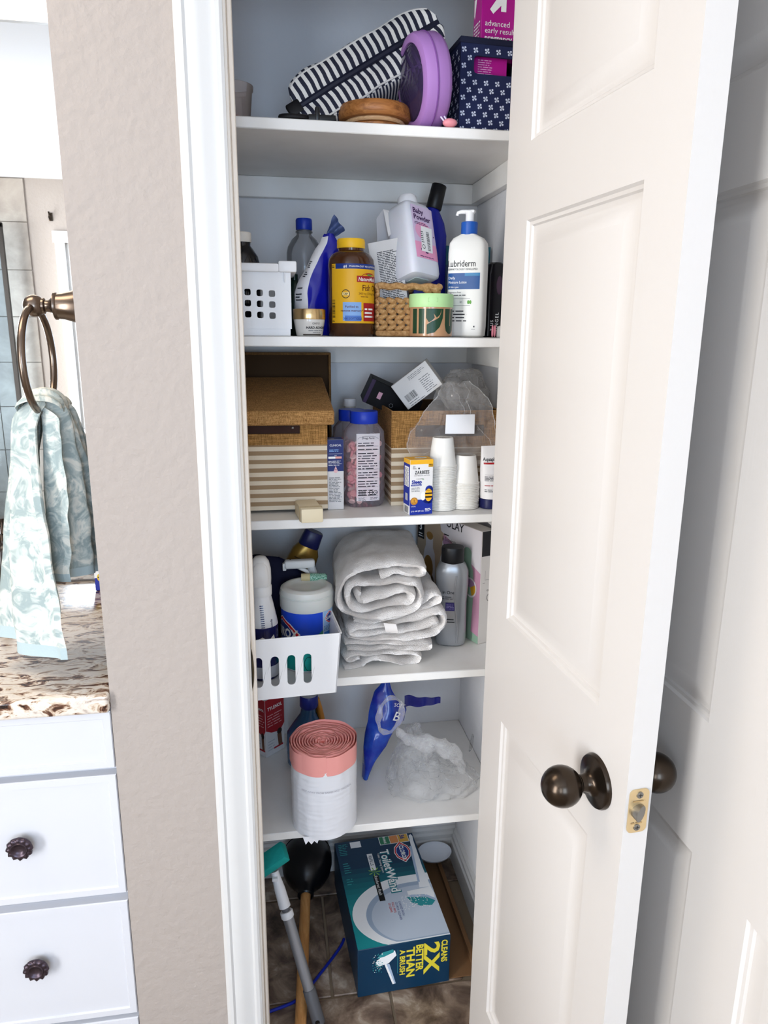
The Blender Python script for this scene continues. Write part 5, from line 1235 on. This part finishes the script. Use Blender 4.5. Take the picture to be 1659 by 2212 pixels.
# silver body wash bottle
sv = thing('body_wash_bottle', 'silver grey body wash bottle with a black cap beside the towel pile', 'bottle', (.3945, .352, Z4), math.radians(-14))
rg = [(0, .027, .020), (.004, .0325, .0245), (.015, .0345, .026), (.06, .0340, .0255), (.10, .0335, .025), (.145, .0360, .0265), (.172, .0355, .026), (.186, .030, .024), (.193, .0235, .0205)]
silver = mat('silver_plastic', '#9a9c9f', .28, .5)
G().loft([(z, a, b, 3.0, 0, 0) for z, a, b in rg], 56).build('body', silver, sv)
G().loft([(.191, .0243, .0215, 2.2, 0, 0), (.193, .0250, .0222, 2.2, 0, 0), (.222, .0250, .0222, 2.2, 0, 0), (.226, .0235, .021, 2.2, 0, 0)], 44).build('cap', mat('cap_black', '#121215', .4), sv)
g = G().tube([(.0105+.004*math.sin(z*32+.6), -.0262-.0002, z) for z in [.012+.155*i/40 for i in range(41)]], .0018, 6); g.build('ridge', silver, sv)
p_ = Print(superfn(.0352, .0262, 3.0)); p_.text('in One', -.020, .1250, .0105, BLACK, 1, bold=.01, wide=.9); p_.small(-.026, .004, .1130, .1215, 2, dk, 1, 3, .3); p_.rect(-.0130, .0860, .0070, .1050, mat('label_indigo', '#332a66', .4), 0); p_.small(-.011, .006, .0900, .1030, 4, mat('label_lav', '#9a90c0', .5), 1, 4, .3); p_.rect(-.012, .0645, .006, .0665, BLACK, 0); p_.rect(-.012, .0585, .008, .0605, BLACK, 0); p_.build('lettering', sv)

# three-pack carton standing at an angle in the corner
ang = math.atan2(.57-.332, .360-.4535)
ol = thing('body_wash_carton', 'tall pink and beige three-pack body wash carton standing in the right corner', 'box', (.4535, .332, Z4), ang-PI/2)
OL, OD, OH = .252, .036, .262
# local: y runs along the long face to the back, the long face is x=0 (faces left), short face y=0
G().rbox(0, OD, 0, OL, 0, OH, .0008, 1).build('carton', mat('carton_pale', '#c9c4bf', .5), ol)
p_ = Print(flat((0, OL, 0), (0, -1, 0), (0, 0, 1), (-1, 0, 0)))   # u from the back corner towards the front corner
beige = mat('olay_beige', '#b59f86', .5); opink = mat('olay_pink', '#c290a8', .5); odk = mat('olay_black', '#17171a', .5); ogreen = mat('olay_green', '#8fae98', .5); owht = mat('olay_white', '#d4cfd2', .5); ogold = mat('olay_gold', '#9a7138', .5); olil = mat('olay_lilac', '#a886a8', .5); obrn = mat('olay_brown', '#5c4430', .5)
p_.rect(.0005, .0005, .110, .2615, beige, 0); p_.rect(.110, .0005, .2515, .2615, opink, 0); p_.poly([(.090, .2615), (.100, .228), (.135, .214), (.2515, .166), (.2515, .2615)], owht, 1); p_.poly([(.16, .0005), (.2515, .0005), (.2515, .018), (.18, .03)], ogreen, 1)
p_.rect(.002, .190, .030, .238, odk, 2); p_.text('3', .010, .2115, .024, WHITE, 3, bold=.02); p_.small(.006, .027, .195, .207, 2, WHITE, 3, 3, .4)
for (cu, col_, blob) in ((.050, owht, ogold), (.118, owht, olil), (.200, ogreen, ogreen)):
    p_.poly([(cu-.024, .01), (cu-.026, .12), (cu-.018, .165), (cu-.012, .178), (cu-.012, .205), (cu+.018, .205), (cu+.018, .178), (cu+.026, .165), (cu+.030, .12), (cu+.024, .01)], col_, 2); p_.ell(cu, .125, .020, .030, blob, 3); p_.ell(cu+.004, .205, .014, .010, blob, 3, 14)
p_.ell(.055, .085, .022, .030, obrn, 3); p_.text('OLAY', .120, .2435, .026, odk, 3, bold=.01); p_.small(.112, .132, .222, .228, 1, odk, 3); p_.text('& Botanicals', .106, .208, .0135, odk, 3, wide=.8); p_.small(.112, .150, .198, .202, 1, odk, 3)
p_.ring(.2180, .1250, .0230, .0230, .004, owht, 4); p_.ell(.2180, .1250, .019, .019, olil, 4, 12, PI/6, PI); p_.ell(.2180, .1250, .019, .019, ogreen, 4, 12, PI, 1.6*PI); p_.ell(.2180, .1250, .019, .019, mat('olay_yellow', '#c99a2e', .5), 4, 12, -.4*PI, PI/6)
p_.poly([(.178, .165), (.190, .150), (.215, .148), (.200, .160)], mat('leaf_dark', '#4c6638', .5), 3); p_.small(.185, .20, .05, .09, 5, odk, 3, 4, .3)
p_.build('print', ol)
p_ = Print(front(0)); p_.rect(.001, .205, OD-.001, .2615, odk, 0); p_.build('dark_panel', ol); p_ = Print(front(0)); p_.ring(.028, .108, .0095, .0095, .0010, odk, 1); p_.text('Olay', .018, .123, .006, odk, 1); p_.rect(.012, .150, .034, .1505, odk, 1); p_.rect(.012, .150, .0124, .172, odk, 1); p_.rect(.006, .143, .013, .1435, odk, 1); p_.build('print', ol)

# ================================================================== fifth shelf
Z5 = SZ[4]+.0006
ty_red = mat('medicine_red', '#a3202a', .4)
def red_box(label, loc, rz, w, d, h, flip):
    t = thing('medicine_carton', label, 'box', loc, rz, 'red medicine cartons')
    G().rbox(0, w, 0, d, 0, h, .0008, 1).build('carton', mat('carton_white', '#d9d6d6', .5), t)
    for fn, L_ in ((front(0), w), (left(0, d), d)):
        p = Print(fn); p.rect(.0003, h*.47, L_-.0003, h-.0003, ty_red, 0); p.poly([(.0003, h*.47), (L_-.0003, h*.47), (L_*.75, h*.36), (L_*.3, h*.40)], ty_red, 0)
        p.text('TYLENOL', L_/2, h*.80, L_*.20, WHITE, 1, align='C', bold=.02, wide=.9); p.small(L_*.1, L_*.9, h*.52, h*.75, 5, mat('pale_pink', '#e3b1b1', .5), 1, 3, .25)
        p.ell(L_*.72, h*.36, L_*.13, h*.055, mat('hair_dark', '#2b1c18', .6), 1); p.poly([(L_*.60, h*.32), (L_*.82, h*.32), (L_*.86, h*.12), (L_*.66, h*.10)], mat('figure_brown', '#6d4a38', .6), 1); p.rect(L_*.4, h*.09, L_*.9, h*.12, ty_red, 1); p.small(L_*.1, L_*.5, h*.1, h*.3, 4, card_g, 1, 6, .3)
        p.build('lettering', t)
    p = Print(top(h)); p.bars(w*.2, d*.2, w*.8, d*.75, BLACK, 0, 4); p.build('barcode', t)
red_box('red and white medicine carton with its corner forward at the shelf back', (-.024, .497, Z5), math.radians(42), .062, .040, .155, 0)
sp5 = thing('laundry_spray', 'blue spray bottle with a white trigger behind the trash bag roll', 'spray bottle', (.0715, .470, Z5), math.radians(20))
G().loft([(0, .040, .026, 3, 0, 0), (.004, .044, .030, 3, 0, 0), (.05, .046, .032, 3, 0, 0), (.085, .044, .030, 2.8, 0, 0), (.108, .032, .024, 2.4, .004, 0), (.130, .019, .018, 2, .008, 0), (.150, .017, .017, 2, .010, 0)], 44).build('body', mat('spray_blue', '#1f4f7a', .25, coat=.3), sp5)
p_ = Print(superfn(.046, .032, 3)); p_.rect(-.043, .0, -.0, .040, mat('spray_cream', '#b9ab9d', .5), 0); p_.text('TIDE', -.036, .010, .026, mat('tide_blue', '#16244f', .4), 1, bold=.05, shear=.1); p_.build('lettering', sp5)
G().lathe([(.0195, .145), (.0225, .150), (.0215, .176), (.0200, .178)], 36).xf(Matrix.Translation((.0105, 0, 0))).build('collar', mat('collar_navy', '#182478', .35), sp5)
G().lathe([(.0202, .1765), (.0205, .178), (.0195, .190), (.017, .192)], 36).xf(Matrix.Translation((.0105, 0, 0))).build('neck', mat('neck_grey', '#8d8d92', .4), sp5)
g = G().loft([(.186, .011, .010, 3, .012, 0), (.205, .014, .010, 3, .012, 0), (.222, .034, .011, 3.4, .008, 0), (.240, .038, .011, 3.4, .006, 0), (.247, .030, .009, 3, .008, 0)], 36); g.build('spray_head', mat('head_white', '#d8d8de', .4), sp5)
G().tube([(-.020, 0, .228), (-.034, 0, .208), (-.046, 0, .188)], [.005, .0045, .0022], 10).build('trigger', mat('head_white', '#d8d8de', .4), sp5)
org = G().loft([(.110, .009, .020, 2.6, .040, .004), (.140, .007, .017, 2.6, .036, .004), (.163, .004, .012, 2.6, .033, .004)], 24); org.build('orange_tab', mat('tab_orange', '#c98a3a', .45), sp5)

# roll of drawstring trash bags
rl = thing('trash_bag_roll', 'white roll of trash bags with a pink drawstring top standing on the shelf edge', 'roll', (.0985, .2475, Z5))
RR = .0695; RH = .196
g = G()
def body_fn(u, v):
    a = 2*PI*u; z = .0+RH*.80*v
    r = RR*(1+.012*math.sin(3*a+1))-.0010*abs(noise.noise(Vector((math.cos(a)*3, math.sin(a)*3, z*40))))-.0007*noise.noise(Vector((math.cos(a)*2, math.sin(a)*2, z*150)))-.0010*noise.noise(Vector((math.cos(a)*5, math.sin(a)*5, z*12)))
    return (r*math.cos(a), r*math.sin(a), z)
g.sheet(body_fn, 110, 90, wrapu=True); g.add([body_fn(k/110, 0) for k in range(110)], [tuple(range(110))]); g.build('white_sheet', mat('bag_film_white', '#eff0f4', .4), rl, 70)
pink = mat('drawstring_pink', '#f9a8a0', .5); pink_d = mat('drawstring_coral', '#e8837b', .5)
g = G(); g.sheet(lambda u, v: ((RR+.0012+.0008*math.sin(9*2*PI*u))*math.cos(2*PI*u), (RR+.0012+.0008*math.sin(9*2*PI*u))*math.sin(2*PI*u), RH*.775+.004*math.sin(2*PI*u+.6)+(RH*.225-.002)*v), 110, 6, wrapu=True); g.build('outer_band', pink, rl, 60)
turns = 11.0; NS = 420; g = G()
for k in range(NS+1):
    t = k/NS; a = -PI/2+2*PI*turns*t; r = .0055+(RR-.0055)*t; r *= 1+.012*math.sin(3*a+1)*t+.02*noise.noise(Vector((math.cos(a)*2, math.sin(a)*2, t*6)))
    zt = RH-.003+.0045*noise.noise(Vector((math.cos(a)*2.2, math.sin(a)*2.2, t*9)))-.006*(1-t)
    for dr, z in ((-.0013, RH*.80), (-.0013, zt), (.0013, zt), (.0013, RH*.80)): g.v.append(Vector(((r+dr)*math.cos(a), (r+dr)*math.sin(a), z)))
for k in range(NS):
    for q in range(3): g.f.append((4*k+q, 4*k+q+1, 4*k+5+q, 4*k+4+q)); g.m.append(0)
g.build('spiral_edge', [pink], rl, 50)
G().lathe([(.001, RH*.93), (RR-.001, RH*.93)], 48, cap=False).build('inner_layers', pink_d, rl)
zig = [(-.052, .002), (-.026, .001)]+[(-.026-.004*k, -.0135 if k % 2 else -.007) for k in range(1, 7)]
g = G(); g.add([(.0-.050+.006*k+(0), -.060+.0004*k*k*.0-(.0), z) for k, z in enumerate((.006, -.0135, -.006, -.0145, -.007, -.0135, .002))]+[(-.050+.006*k, -.0588, z) for k, z in enumerate((.006, -.0135, -.006, -.0145, -.007, -.0135, .002))], [(0, 1, 2), (2, 3, 4), (4, 5, 6), (0, 2, 4, 6), (9, 8, 7), (11, 10, 9), (13, 12, 11), (13, 11, 9, 7)])
g.build('torn_edge', mat('bag_film_white', '#eff0f4', .4), rl, 0)
p_ = Print(lambda u, v, h: Vector(((RR+.0012+h)*math.sin(u/RR), -(RR+.0012+h)*math.cos(u/RR), v))); p_.text('KEEP AWAY FROM BABIES AND CHILDREN', .002, .110, .0058, mat('faint_grey', '#c3c3ca', .6), 0, align='C', bold=.01); p_.build('faint_lettering', rl)

# blue printed wrapper and clear bag
bw_ = thing('blue_wrapper', 'crumpled dark blue printed plastic wrapper leaning behind the clear bag', 'wrapper', (.205, .385, Z5))
wr = [(0, -.006, .006), (.043, -.002, .026), (.077, .000, .052), (.116, .005, .072), (.136, .008, .098), (.156, .011, .104), (.180, .018, .085), (.205, .028, .070), (.228, .044, .062)]
def wrap_fn(u, v):
    k = v*(len(wr)-1); i = min(int(k), len(wr)-2); t = k-i; z, a, b = [wr[i][q]*(1-t)+wr[i+1][q]*t for q in range(3)]
    th = 2*PI*u; x = (a+b)/2-(b-a)/2*math.cos(th); y = -.022*math.sin(th)*(.4+.6*math.sin(PI*min(1, v+.15)))+.03*v; n1 = noise.noise_vector(Vector((x*30, z*24, 7+math.sin(th))))
    return (x+n1.x*.004, y+n1.y*.009, z+abs(n1.z)*.003)
wmat = mat('wrapper_blue', '#0f1d96', .25, coat=.4, vary=(22, '#2a5fc4', .8))
g = G().sheet(wrap_fn, 52, 44, wrapu=True); g.add([wrap_fn(k/52, 1.0) for k in range(52)], [tuple(range(52))]); g.build('film', wmat, bw_, 60)
g = G().sheet(lambda u, v: (.100+.088*u, .030+.004*math.sin(u*9), .186-.012*u-(.030-.014*u)*v+.002*math.sin(u*14)), 20, 6); g.sheet(lambda u, v: (.100+.088*u, .032+.004*math.sin(u*9), .186-.012*u-(.030-.014*u)*v+.002*math.sin(u*14)), 20, 6); g.build('loose_edge', mat('wrapper_navy', '#0c1670', .25, coat=.4), bw_, 60)
p_ = Print(flat((.064, -.012, .150), Vector((.94, .10, -.30)).normalized(), Vector((.25, .25, .93)).normalized(), (0, -1, 0))); p_.text('B', .0, .0, .030, WHITE, 0, bold=.01, shear=.2); p_.text('SOFT', -.004, .032, .012, WHITE, 0); p_.build('lettering', bw_)
film_b = clear('clear_film_b', '#fdfdfd', .13, .18, .08, '#ffffff', bump=(60, 1.0))
film_c = clear('clear_film_c', '#ffffff', .16, .2, .13, '#ffffff', bump=(90, 1.0))
cb = thing('clear_bag', 'large empty crumpled clear plastic bag on the lowest shelf', 'plastic bag', (.335, .335, Z5))
def heap(scale, seed):
    def fn(u, v):
        a = 2*PI*u; ph = v*PI*.5
        rx = (.105+.030*math.cos(a-.3)+.012*math.cos(3*a+seed))*scale; ry = (.072+.010*math.cos(2*a+1))*scale
        h = (.105+.040*math.cos(a-2.6))*scale
        q = Vector((rx*math.cos(a)*math.cos(ph), ry*math.sin(a)*math.cos(ph), .002+h*math.sin(ph)))
        n1 = noise.noise_vector(Vector((q.x*26, q.y*26, q.z*26+seed)))*.020+noise.noise_vector(Vector((q.x*70, q.y*70, q.z*70+seed)))*.009+noise.noise_vector(Vector((q.x*190, q.y*190, q.z*190+seed)))*.003
        return (q.x+n1.x, q.y+n1.y, max(.0008, q.z+n1.z*min(1, v*3)))
    return fn
g = G().sheet(heap(1.0, 2.0), 90, 40, wrapu=True); g.build('film', film_b, cb, 20)
g = G().sheet(heap(.80, 7.0), 80, 30, wrapu=True); g.build('inner_film', film_b, cb, 20)
loop = [(-.082+.026*math.cos(t)+.010*math.sin(t), -.018+.006*math.cos(t), .195+.042*math.sin(t)-.010*math.cos(t)) for t in [2*PI*i/40 for i in range(40)]]
g = G().tube(loop, [.0050+.0015*math.sin(i*.7) for i in range(40)], 10, closed=True); g.crumple(.004, 60, 2); g.build('gathered_neck', film_c, cb, 25)
g = G().tube(catmull([(-.066, -.020, .158), (-.048, -.024, .142), (-.015, -.030, .128), (.020, -.032, .122), (.055, -.030, .100), (.080, -.020, .066), (.092, -.010, .030)], 10), [.006+.0015*math.sin(i*.33)+.012*math.sin(PI*min(1, i/60)) for i in range(61)], 14); g.crumple(.007, 55, 5); g.build('rolled_edge', film_c, cb, 25)
p_ = Print(flat((.118, .030, .045), Vector((.5, .8, 0)).normalized(), (0, 0, 1), (-.85, -.5, 0)))
for k in range(7):
    u0 = .002+.0045*k; p_.rect(u0-.002, .010+.004*math.sin(k), u0-.0008, .045-.003*abs(k-3), dk, 0, skew=.010)
p_.ring(.020, .022, .022, .018, .0012, dk, 0, 20, -PI*.9, PI*.2); p_.build('line_print', cb)

# ================================================================== closet floor
ZF = .0006
cbd = thing('flattened_cardboard', 'flattened brown cardboard sheet lying on the tiles in the right corner', 'cardboard', (.300, .204, ZF), math.radians(1))
kraft = mat('kraft_card', '#7d5b3c', .8, bump=(90, .1))
G().box(0, .150, 0, .372, 0, .003).build('sheet', kraft, cbd, 0); G().box(.140, .150, 0, .372, .003, .018).build('folded_edge', kraft, cbd, 0)
bxw = thing('refill_box', 'large teal toilet wand refill box lying on its side on the closet floor', 'box', (.1630, .186, ZF+.0035), math.radians(3))
TW, TL, TH = .2135, .352, .128
tdk = mat('box_deep_teal', '#0d3450', .38); tmid = mat('box_teal', '#157a86', .38); tprint_w = mat('box_pale', '#eef0f2', .4); ybox = mat('box_yellow', '#e3d23c', .45); bowl = mat('bowl_shade', '#9fb0c6', .4); tlt = mat('box_light_teal', '#3fa3a6', .4)
G().rbox(0, TW, 0, TL, 0, TH, .001, 1).build('carton', tdk, bxw)
p_ = Print(flat((0, 0, TH), (1, 0, 0), (0, 1, 0), (0, 0, 1)), .01)
# the lid picture is laid out sideways: words run from the back of the box towards the front
grad = ramp_mat('box_gradient', 1.0, [(.0, '#0d3450'), (1.0, '#0d3450')], .38) if False else tdk
for k in range(10):
    t = k/9; c = tuple((lin('#0d3450')[q]*(1-t)+lin('#1d8f93')[q]*t) for q in range(3))+(1,); m_ = mat('box_band_%d' % k, c, .38)
    v0 = .262-.0165*k; p_.rect(.0008, v0-.0165, TW-.0008, v0, m_, 0)
p_.rect(.0008, .0008, TW-.0008, .0985, mat('box_band_9', (0, 0, 0, 1), .38), 0)
bpts = []
for i in range(33):
    a = PI*.5+PI*1.0*i/32; bpts.append((.150+.145*math.cos(a), .090+.108*math.sin(a)))
p_.poly([(TW-.0008, .198)]+[(min(max(u, .001), TW-.001), max(v, .001)) for u, v in bpts]+[(TW-.0008, .001)], tprint_w, 1)
b2_ = []
for i in range(33):
    a = PI*.5+PI*1.0*i/32; b2_.append((.156+.120*math.cos(a), .082+.092*math.sin(a)))
p_.poly([(TW-.0008, .174)]+[(u, max(v, .004)) for u, v in b2_]+[(TW-.0008, .004)], bowl, 2)
b3_ = []
for i in range(33):
    a = PI*.5+PI*1.0*i/32; b3_.append((.160+.112*math.cos(a), .076+.086*math.sin(a)))
p_.poly([(TW-.0008, .162)]+[(u, max(v, .007)) for u, v in b3_]+[(TW-.0008, .007)], mat('bowl_white', '#bfcad8', .4), 2.6)
R90 = -PI/2
p_.text('ToiletWand', .112, .300, .0315, mat('box_teal', '#157a86', .38), 3.4, rot=R90, bold=.075, wide=.98); p_.text('ToiletWand', .112, .300, .0315, WHITE, 4.4, rot=R90, bold=.02, wide=.98); p_.text('Toilet Cleaning System', .103, .290, .0085, WHITE, 3, rot=R90, wide=.9); p_.rect(.0760, .232, .0900, .292, tprint_w, 3); p_.text('REFILLS', .0790, .285, .0120, tdk, 4, rot=R90, bold=.01, wide=.95)
p_.rect(.0770, .128, .0910, .214, BLACK, 3.4); p_.text('Rainforest Rush', .0800, .2115, .0115, WHITE, 4.2, rot=R90, wide=.90)
for k in range(7):
    a = k*2*PI/7; p_.poly([(.084, .226), (.084+.014*math.cos(a-.12), .226+.014*math.sin(a-.12)), (.084+.017*math.cos(a), .226+.017*math.sin(a)), (.084+.014*math.cos(a+.12), .226+.014*math.sin(a+.12))], mat('leaf_lime', '#8db955', .5), 4)
# diamond badge
for sc, m_ in ((1.08, WHITE), (1.0, wred), (.84, WHITE), (.78, wnv)):
    u, v, a, b = .1700, .283, .0210, .0370; p_.poly([(u, v+b*sc), (u+a*sc*.8, v+b*sc*.5), (u+a*sc, v), (u+a*sc*.8, v-b*sc*.5), (u, v-b*sc), (u-a*sc*.8, v-b*sc*.5), (u-a*sc, v), (u-a*sc*.8, v+b*sc*.5)], m_, 4+sc*0+{1.08: 0, 1.0: .5, .84: 1.0, .78: 1.5}[sc])
p_.text('CLOROX', .1650, .3060, .0155, WHITE, 6.4, rot=R90, bold=.04, wide=.85)
# gold bonus corner
p_.rect(.118, .318, .198, .350, tprint_w, 3); p_.rect(.1195, .3195, .146, .3485, mat('bonus_green', '#2f7a55', .4), 4); p_.rect(.147, .3195, .169, .3485, mat('bonus_orange', '#d98a4e', .4), 4); p_.rect(.170, .3195, .1965, .3485, mat('bonus_gold', '#d9a642', .4), 4); p_.text('36', .1760, .3470, .0170, nblue, 5, rot=R90, bold=.03); p_.text('BONUS', .1300, .3475, .0085, WHITE, 5, rot=R90, bold=.03, wide=.9)
p_.rect(.040, .322, .068, .345, tprint_w, 3); p_.small(.008, .034, .300, .344, 7, tlt, 3, 5, .3); p_.small(.010, .030, .235, .275, 5, tlt, 3, 6, .3); p_.small(.010, .026, .195, .220, 3, tlt, 3, 7, .3)
# wand: handle and pad
wsh = mat('wand_shade', '#a9bcd4', .4); p_.poly([(.2010, .340), (.2070, .345), (.2105, .336), (.2085, .320), (.2065, .220), (.2085, .150), (.1810, .152), (.1905, .230), (.1990, .318)], tprint_w, 4); p_.poly([(.1925, .300), (.1990, .300), (.1870, .170), (.1815, .170)], wsh, 4.6)
p_.poly([(.1480, .146), (.2085, .150), (.2115, .128), (.2085, .112), (.1900, .128), (.1480, .134)], tprint_w, 5); p_.poly([(.1480, .134), (.1900, .128), (.2085, .112), (.2085, .105), (.1890, .120), (.1480, .127)], wsh, 5.4)
p_.poly([(.1430, .128), (.1880, .120), (.2075, .104), (.1960, .092), (.1680, .095), (.1500, .110)], mat('pad_teal', '#2c8c92', .4), 5)
rn = random.Random(5)
for k in range(90):
    u = .130+.060*rn.random(); v = .088+.045*rn.random(); p_.ell(u, v, .0012, .0012, WHITE, 6, 5)
for k, (tx_, m_) in enumerate((('LOADED WITH', nblue), ('CLOROX CLEANER', nblue), ('KILLS 99.9%', wred), ('OF GERMS', wred))): p_.text(tx_, .1200-.0085*k, .118, .0080, m_, 4, rot=R90, wide=.8)
p_.build('top_print', bxw)
p_ = Print(front(0), .01)
for k, (tx_, s_, w_) in enumerate((('CLEANS', .0195, .86),)): p_.text(tx_, .1930, .118, s_, ybox, 1, rot=R90, bold=.035, wide=w_)
p_.text('2X', .1530, .117, .0500, ybox, 1, rot=R90, bold=.03, wide=1.35); p_.text('BETTER', .1340, .116, .0230, ybox, 1, rot=R90, bold=.035, wide=.92); p_.text('THAN', .1120, .113, .0260, ybox, 1, rot=R90, bold=.035, wide=1.12); p_.text('A BRUSH', .0960, .110, .0170, ybox, 1, rot=R90, bold=.03, wide=1.0)
p_.rect(.0905, .048, .0912, .112, tlt, 1)
p_.poly([(.0400, .088), (.0600, .108), (.0840, .112), (.0880, .098), (.0700, .080), (.0480, .076)], tprint_w, 1); p_.poly([(.0420, .098), (.0560, .112), (.0800, .116), (.0820, .108), (.0600, .100)], mat('pad_teal', '#2c8c92', .4), 2); p_.poly([(.0600, .080), (.0720, .078), (.0870, .022), (.0800, .020)], tprint_w, 1); p_.poly([(.0650, .079), (.0720, .078), (.0870, .022), (.0845, .021)], wsh, 2)
for k in range(70): p_.ell(.034+.022*rn.random(), .060+.052*rn.random(), .0011, .0011, tlt if k % 3 else WHITE, 3, 5)
p_.build('front_print', bxw)
ov = thing('white_oval_dish', 'white oval plastic dish tipped against the baseboard behind the refill box', 'dish', (.4235, .556, .050))
G().lathe([(.001, -.006), (.035, -.005), (.046, .002), (.049, .010), (.0475, .0105), (.044, .004), (.033, -.002), (.001, -.003)], 44, cap=False).xf(Matrix.Rotation(math.radians(14), 4, 'X') @ Matrix.Diagonal((.98, .66, 1.0, 1.0))).build('dish', mat('dish_white', '#dfe3ea', .35), ov)
# plunger
pl = thing('plunger', 'black rubber plunger with a wooden handle lying on the closet tiles', 'plunger', (.066, .500, ZF))
pa = Vector((.070, .520, .085)); pbv = Vector((.0305, .100, .020)); dz = (pbv-pa).normalized()
rub = mat('black_rubber', '#0f0f12', .3)
X_ = dz.cross(Vector((0, 0, 1))).normalized(); Y_ = dz.cross(X_)
M_ = Matrix((X_, Y_, dz)).transposed().to_4x4(); M_.translation = pa-pl.location
G().lathe([(.046, -.052), (.060, -.048), (.0655, -.030), (.066, -.008), (.061, .018), (.050, .040), (.036, .056), (.026, .064), (.021, .074), (.0205, .090), (.0165, .093), (.013, .090)], 52, cap=False).xf(M_).build('cup', rub, pl)
G().lathe([(.001, -.030), (.050, -.040), (.062, -.047)], 40, cap=False).xf(M_).build('cup_inside', rub, pl)
hw = ramp_mat('handle_wood', 3, [(.3, '#a5713f'), (.5, '#bd8850'), (.7, '#cf9f68')], .5, 6, .5, .1, stretch=(30, 4, 30))
e0 = pa+dz*.080-pl.location; e1 = pbv+dz*.02-pl.location; G().tube([e0, e0+(e1-e0)*.3, e0+(e1-e0)*.7, e1], [.0125, .0128, .0128, .0122], 20).build('handle', hw, pl)
# scrubber pole
sc0 = thing('scrubber', 'grey telescopic scrubber with a teal foam head leaning in the closet', 'scrubber', (.0, .22, ZF))
A_ = Vector((-.012, .232, .322)); B_ = Vector((.0725, .130, .012)); dd = (B_-A_)
def at_(t): return A_+dd*t-sc0.location
gp = mat('pole_grey', '#93959a', .3, .5); gpd = mat('pole_dark', '#5c5d61', .5); wpl = mat('joint_white', '#dcdde0', .4); teal = mat('foam_teal', '#169a94', .8, bump=(200, .5))
G().tube([at_(.20), at_(.30)], .0085, 24).build('inner_tube', gpd, sc0)
G().tube([at_(.28), at_(.78)], .0118, 28).build('outer_tube', gp, sc0)
G().tube([at_(.77), at_(.775), at_(.995), at_(1.0)], [.0125, .0138, .0138, .012], 28).build('grip', gpd, sc0)
G().tube([at_(.262), at_(.268), at_(.30), at_(.306)], [.0125, .0140, .0140, .0125], 28).build('lock_collar', wpl, sc0)
G().tube([at_(.235), at_(.12), at_(.05), at_(.0)], [.0125, .0118, .0095, .0085], 24).build('joint', wpl, sc0)
G().rbox(-.006, .006, -.006, .006, -.004, .004, .0015).xf(Matrix.Translation(at_(.03)+Vector((-.002, -.009, 0)))).build('clip', wpl, sc0)
g = G().rbox(-.050, .050, -.020, .020, -.011, .011, .003); g.xf(Matrix.Translation(at_(-.03)+Vector((-.014, -.004, .012))) @ Matrix.Rotation(math.radians(-34), 4, 'Y') @ Matrix.Rotation(math.radians(22), 4, 'X')); g.build('foam_head', teal, sc0)
hg_ = G().lathe([(.0048, -.001), (.0048, .001)], 20).xf(Matrix.Translation(at_(.955)+Vector((0, -.0140, 0))) @ Matrix.Rotation(PI/2, 4, 'X')); hg_.build('hang_hole', mat('dark_hole', '#17130f', .4), sc0)
cd_ = G().tube(catmull([(-.10, .165, .0045), (-.035, .181, .0045), (.027, .200, .0045), (.060, .232, .0045), (.085, .262, .0045), (.117, .301, .0045), (.140, .332, .0045), (.150, .352, .0045)], 8), .0034, 10).build('nylon_rope', mat('cord_blue', '#14279a', .5)); tag(cd_, 'bright blue rope running across the closet tiles under the grey pole', 'rope')
